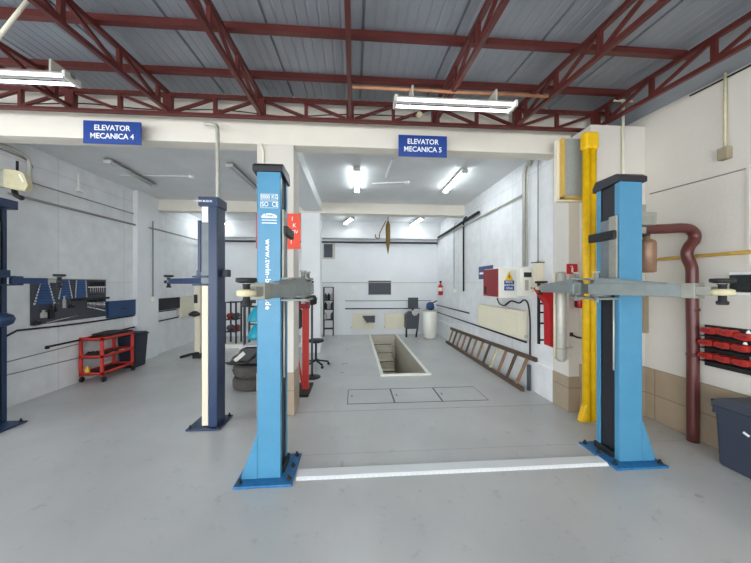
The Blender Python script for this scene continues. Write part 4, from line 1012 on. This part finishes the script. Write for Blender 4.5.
# drill / pole tool between
q = on(311.5, 380, Z=0)
t = thing('inspection_lamp', 'dark pole with a black lamp head behind the red press', 'lamp stand', (q.x, 5.6, 0))
u = on(312, 300, Y=5.6).x
build('pole', MB().tube([(u, 5.6, .02), (u, 5.6, 1.4)], .02, 8), 'board', t)
build('head', MB().lathe((u, 5.58, 1.38), [(.04, -.02), (.09, 0), (.1, .1), (.06, .16)], n=14), 'black', t)
build('base', MB().lathe((u, 5.6, 0), [(.16, 0), (.16, .015), (.05, .03)], n=16), 'black', t)

# ================================================================ back wall
# black shelf ladder
xa, xb = on(323.5, 300, Y=9.9).x, on(333, 300, Y=9.9).x
t = thing('steel_shelf', 'narrow black open shelf rack on the back wall beside the white column', 'shelf rack', ((xa+xb)/2, 9.95, .2))
zt_, zb_ = on(328, 287, Y=9.9).z, on(328, 329, Y=9.9).z
for xx in (xa, xb):
    for yy in (9.9, 10.15): build('upright', MB().box(xx-.012, xx+.012, yy-.012, yy+.012, 0, zt_), 'black', t)
for z in (zt_-.01, 1.2, .9, .55, .25): build('shelf', MB().box(xa, xb, 9.9, 10.15, z-.01, z+.01), 'black', t)
for k, (z, n) in enumerate(((1.213, 3), (.913, 3), (.563, 2))):
    for j in range(n):
        xx = xa+.06+j*(xb-xa-.1)/max(1, n-1)
        one('oil_can', MB().lathe((xx, 10.0, z), [(.045, 0), (.05, .02), (.05, .14+.03*((j+k) % 2)), (.02, .2), (.02, .23)], n=12), ('board', 'black', 'steel')[(j+k) % 3],
            'small can on the %s shelf of the narrow black rack, %s' % (('top', 'middle', 'low')[k], ('by the column', 'in the middle', 'by the pipes')[j] if n == 3 else ('by the column', 'by the pipes')[j]), 'can')
# grey framed window/vent at upper left of back wall
a, b = on(322.5, 242.5, Y=YB-.03), on(335, 259, Y=YB-.03)
t = thing('air_vent', 'dark square vent in a frame high on the back wall beside the white column', 'vent', ((a.x+b.x)/2, YB, b.z))
build('frame', MB().box(a.x, b.x, YB-.03, YB, b.z, a.z), 'steel', t)
build('grille', MB().box(a.x+.05, b.x-.08, YB-.04, YB-.03, b.z+.05, a.z-.05), 'board', t)
# dark grey board
a, b = on(368.5, 281, Y=YB-.03), on(391, 294.5, Y=YB-.03)
t = thing('notice_board', 'dark grey board mounted on the back wall straight ahead', 'board', ((a.x+b.x)/2, YB, b.z))
build('panel', MB().box(a.x, b.x, YB-.03, YB, b.z, a.z), 'board', t)
build('frame', MB().box(a.x-.015, b.x+.015, YB-.035, YB-.0, a.z, a.z+.02).box(a.x-.015, b.x+.015, YB-.035, YB-.0, b.z-.02, b.z), 'steel', t)
for (x0, x1, z, r, lb, m) in ((-1.34, 2.9, 1.80, .012, 'thin grey conduit across the back wall above the dark board', 'steel'), (-.3, 2.7, 1.17, .009, 'thin black pipe across the back wall, upper of two', 'black'),
                       (-.3, 2.3, .9, .018, 'thick black pipe across the back wall, lower of two', 'black'), (-4.8, 2.9, 3.18, .03, 'dark pipe across the top of the back wall under the beam', 'board')):
    one('heating_pipe', MB().tube([(x0, YB-.045, z), (x1, YB-.045, z)], r, 8), m, lb, 'pipe')
ax, bx_ = on(352, 320, Y=YB-.1).x, on(374, 320, Y=YB-.1).x
radiator(ax, bx_, .2, .72, YB, -1, 'cream radiator on the back wall behind the angled grey tray', 'y')
ax, bx_ = on(385, 320, Y=YB-.1).x, on(412, 320, Y=YB-.1).x
radiator(ax, bx_, .2, .72, YB, -1, 'cream radiator on the back wall beside the wheel balancer', 'y')
a = on(363, 316, Y=9.95)
one('parts_tray', MB().prism([(a.x-.02, a.z+.0), (a.x+.4, a.z), (a.x+.4, a.z-.22), (a.x+.12, a.z-.22)], 9.9, 10.08, 'y'), 'board', 'dark grey angled tray in front of a cream radiator on the back wall', 'tray', bevel=.005)
# small fuse box
a = on(353, 287, Y=YB)
one('fuse_box', MB().box(a.x-.06, a.x+.1, YB-.05, YB, a.z-.12, a.z+.04), 'creamw', 'small cream switch box on the back wall beside the dark board', 'switch box', bevel=.006)
# wheel balancer at back
q = on(413, 330, Y=9.5)
t = thing('wheel_balancer', 'dark wheel balancer machine at the back wall beside the cream drum', 'machine', (q.x, 9.5, 0))
build('body', MB().prism([(q.x-.24, .3), (q.x-.24, .75), (q.x-.1, .85), (q.x+.2, .8), (q.x+.16, .3)], 9.4, 9.8, 'y'), 'board', t, .02)
build('screen', MB().box(q.x-.13, q.x+.2, 9.62, 9.7, .95, 1.3), 'board', t, .01)
build('neck', MB().box(q.x, q.x+.06, 9.64, 9.68, .8, .96), 'black', t)
build('spindle', MB().lathe((q.x+.02, 9.4, .84), [(.05, 0), (.05, -.1), (.1, -.1), (.1, -.13)], axis=(0, 1, 0), n=16), 'chrome', t)
build('leg', MB().bar((q.x-.2, 9.6, .3), (q.x-.2, 9.6, 0), .05, .05), 'black', t); build('leg', MB().bar((q.x+.17, 9.6, .3), (q.x+.12, 9.6, 0), .05, .05), 'black', t)
# cream drum
q = on(430, 334, Y=9.3)
t = thing('waste_drum', 'cream drum standing in the back corner of the pit bay', 'drum', (q.x, 9.3, 0))
build('body', MB().lathe((q.x, 9.35, 0), [(.12, 0), (.2, .03), (.22, .5), (.22, .86), (.2, .9)], n=22), 'creamw', t)
build('rim', MB().lathe((q.x, 9.35, .88), [(.225, 0), (.225, .03)], n=22), 'steel', t)
q2 = on(432, 303, Y=9.3)
t = thing('suction_arm', 'turquoise grey pump head resting on the cream drum', 'pump', (q2.x, 9.35, .92))
build('head', MB().lathe((q.x+.02, 9.35, .91), [(.06, 0), (.13, .05), (.12, .2), (.05, .26)], n=14), 'boxblue', t)
build('lever', MB().tube([(q.x+.02, 9.35, 1.1), (q.x+.2, 9.2, 1.22)], .018, 8), 'black', t)
# hook bracket and hanging chain in front of the back wall
a = on(388, 222, Y=8.9)
t = thing('chain_hoist', 'dark brown chain hoist bundle hanging behind the cross beam straight ahead', 'hoist', (a.x, 8.9, 2.6))
zb = on(388, 254, Y=8.9).z; zt = on(388, 221, Y=8.9).z
build('chain_bundle', MB().lathe((a.x, 8.9, zb), [(.005, 0), (.03, .12), (.06, .35), (.075, .7), (.07, .88), (.02, zt-zb)], n=12), 'gold', t)
build('hanger', MB().tube([(a.x, 8.9, zt-.02), (a.x, 8.9, ZC)], .012, 8), 'gold', t)
a2 = on(376, 236, Y=8.9); a3 = on(386, 221, Y=8.9)
build('hook', MB().tube(curve_pts([a3, (a2.x+.12, 8.9, a2.z+.1), (a2.x+.1, 8.9, a2.z-.06), (a2.x+.0, 8.9, a2.z-.05), (a2.x-.02, 8.9, a2.z+.05)]), .016, 8), 'gold', t)

# ================================================================ light, world, camera
w = bpy.data.worlds.new('overcast'); bpy.context.scene.world = w; w.use_nodes = True
bg = w.node_tree.nodes['Background']; bg.inputs['Color'].default_value = (.93, .97, 1, 1); bg.inputs['Strength'].default_value = 4.4

cam = bpy.data.cameras.new('camera'); co = bpy.data.objects.new('camera', cam); C.objects.link(co)
co.location = (0, 0, H); co.rotation_euler = (PI/2, 0, -TH)
cam.sensor_width = 36; cam.sensor_fit = 'HORIZONTAL'; cam.lens = 36*F/751
cam.shift_y = (V0-281.5)/751
cam.clip_start = .05; cam.clip_end = 200
sc = bpy.context.scene; sc.camera = co
sc.view_settings.view_transform = 'Standard'; sc.view_settings.look = 'None'; sc.view_settings.exposure = .6; sc.view_settings.gamma = 1
sc.view_settings.use_curve_mapping = False
sc.cycles.diffuse_bounces = 8; sc.cycles.max_bounces = 14
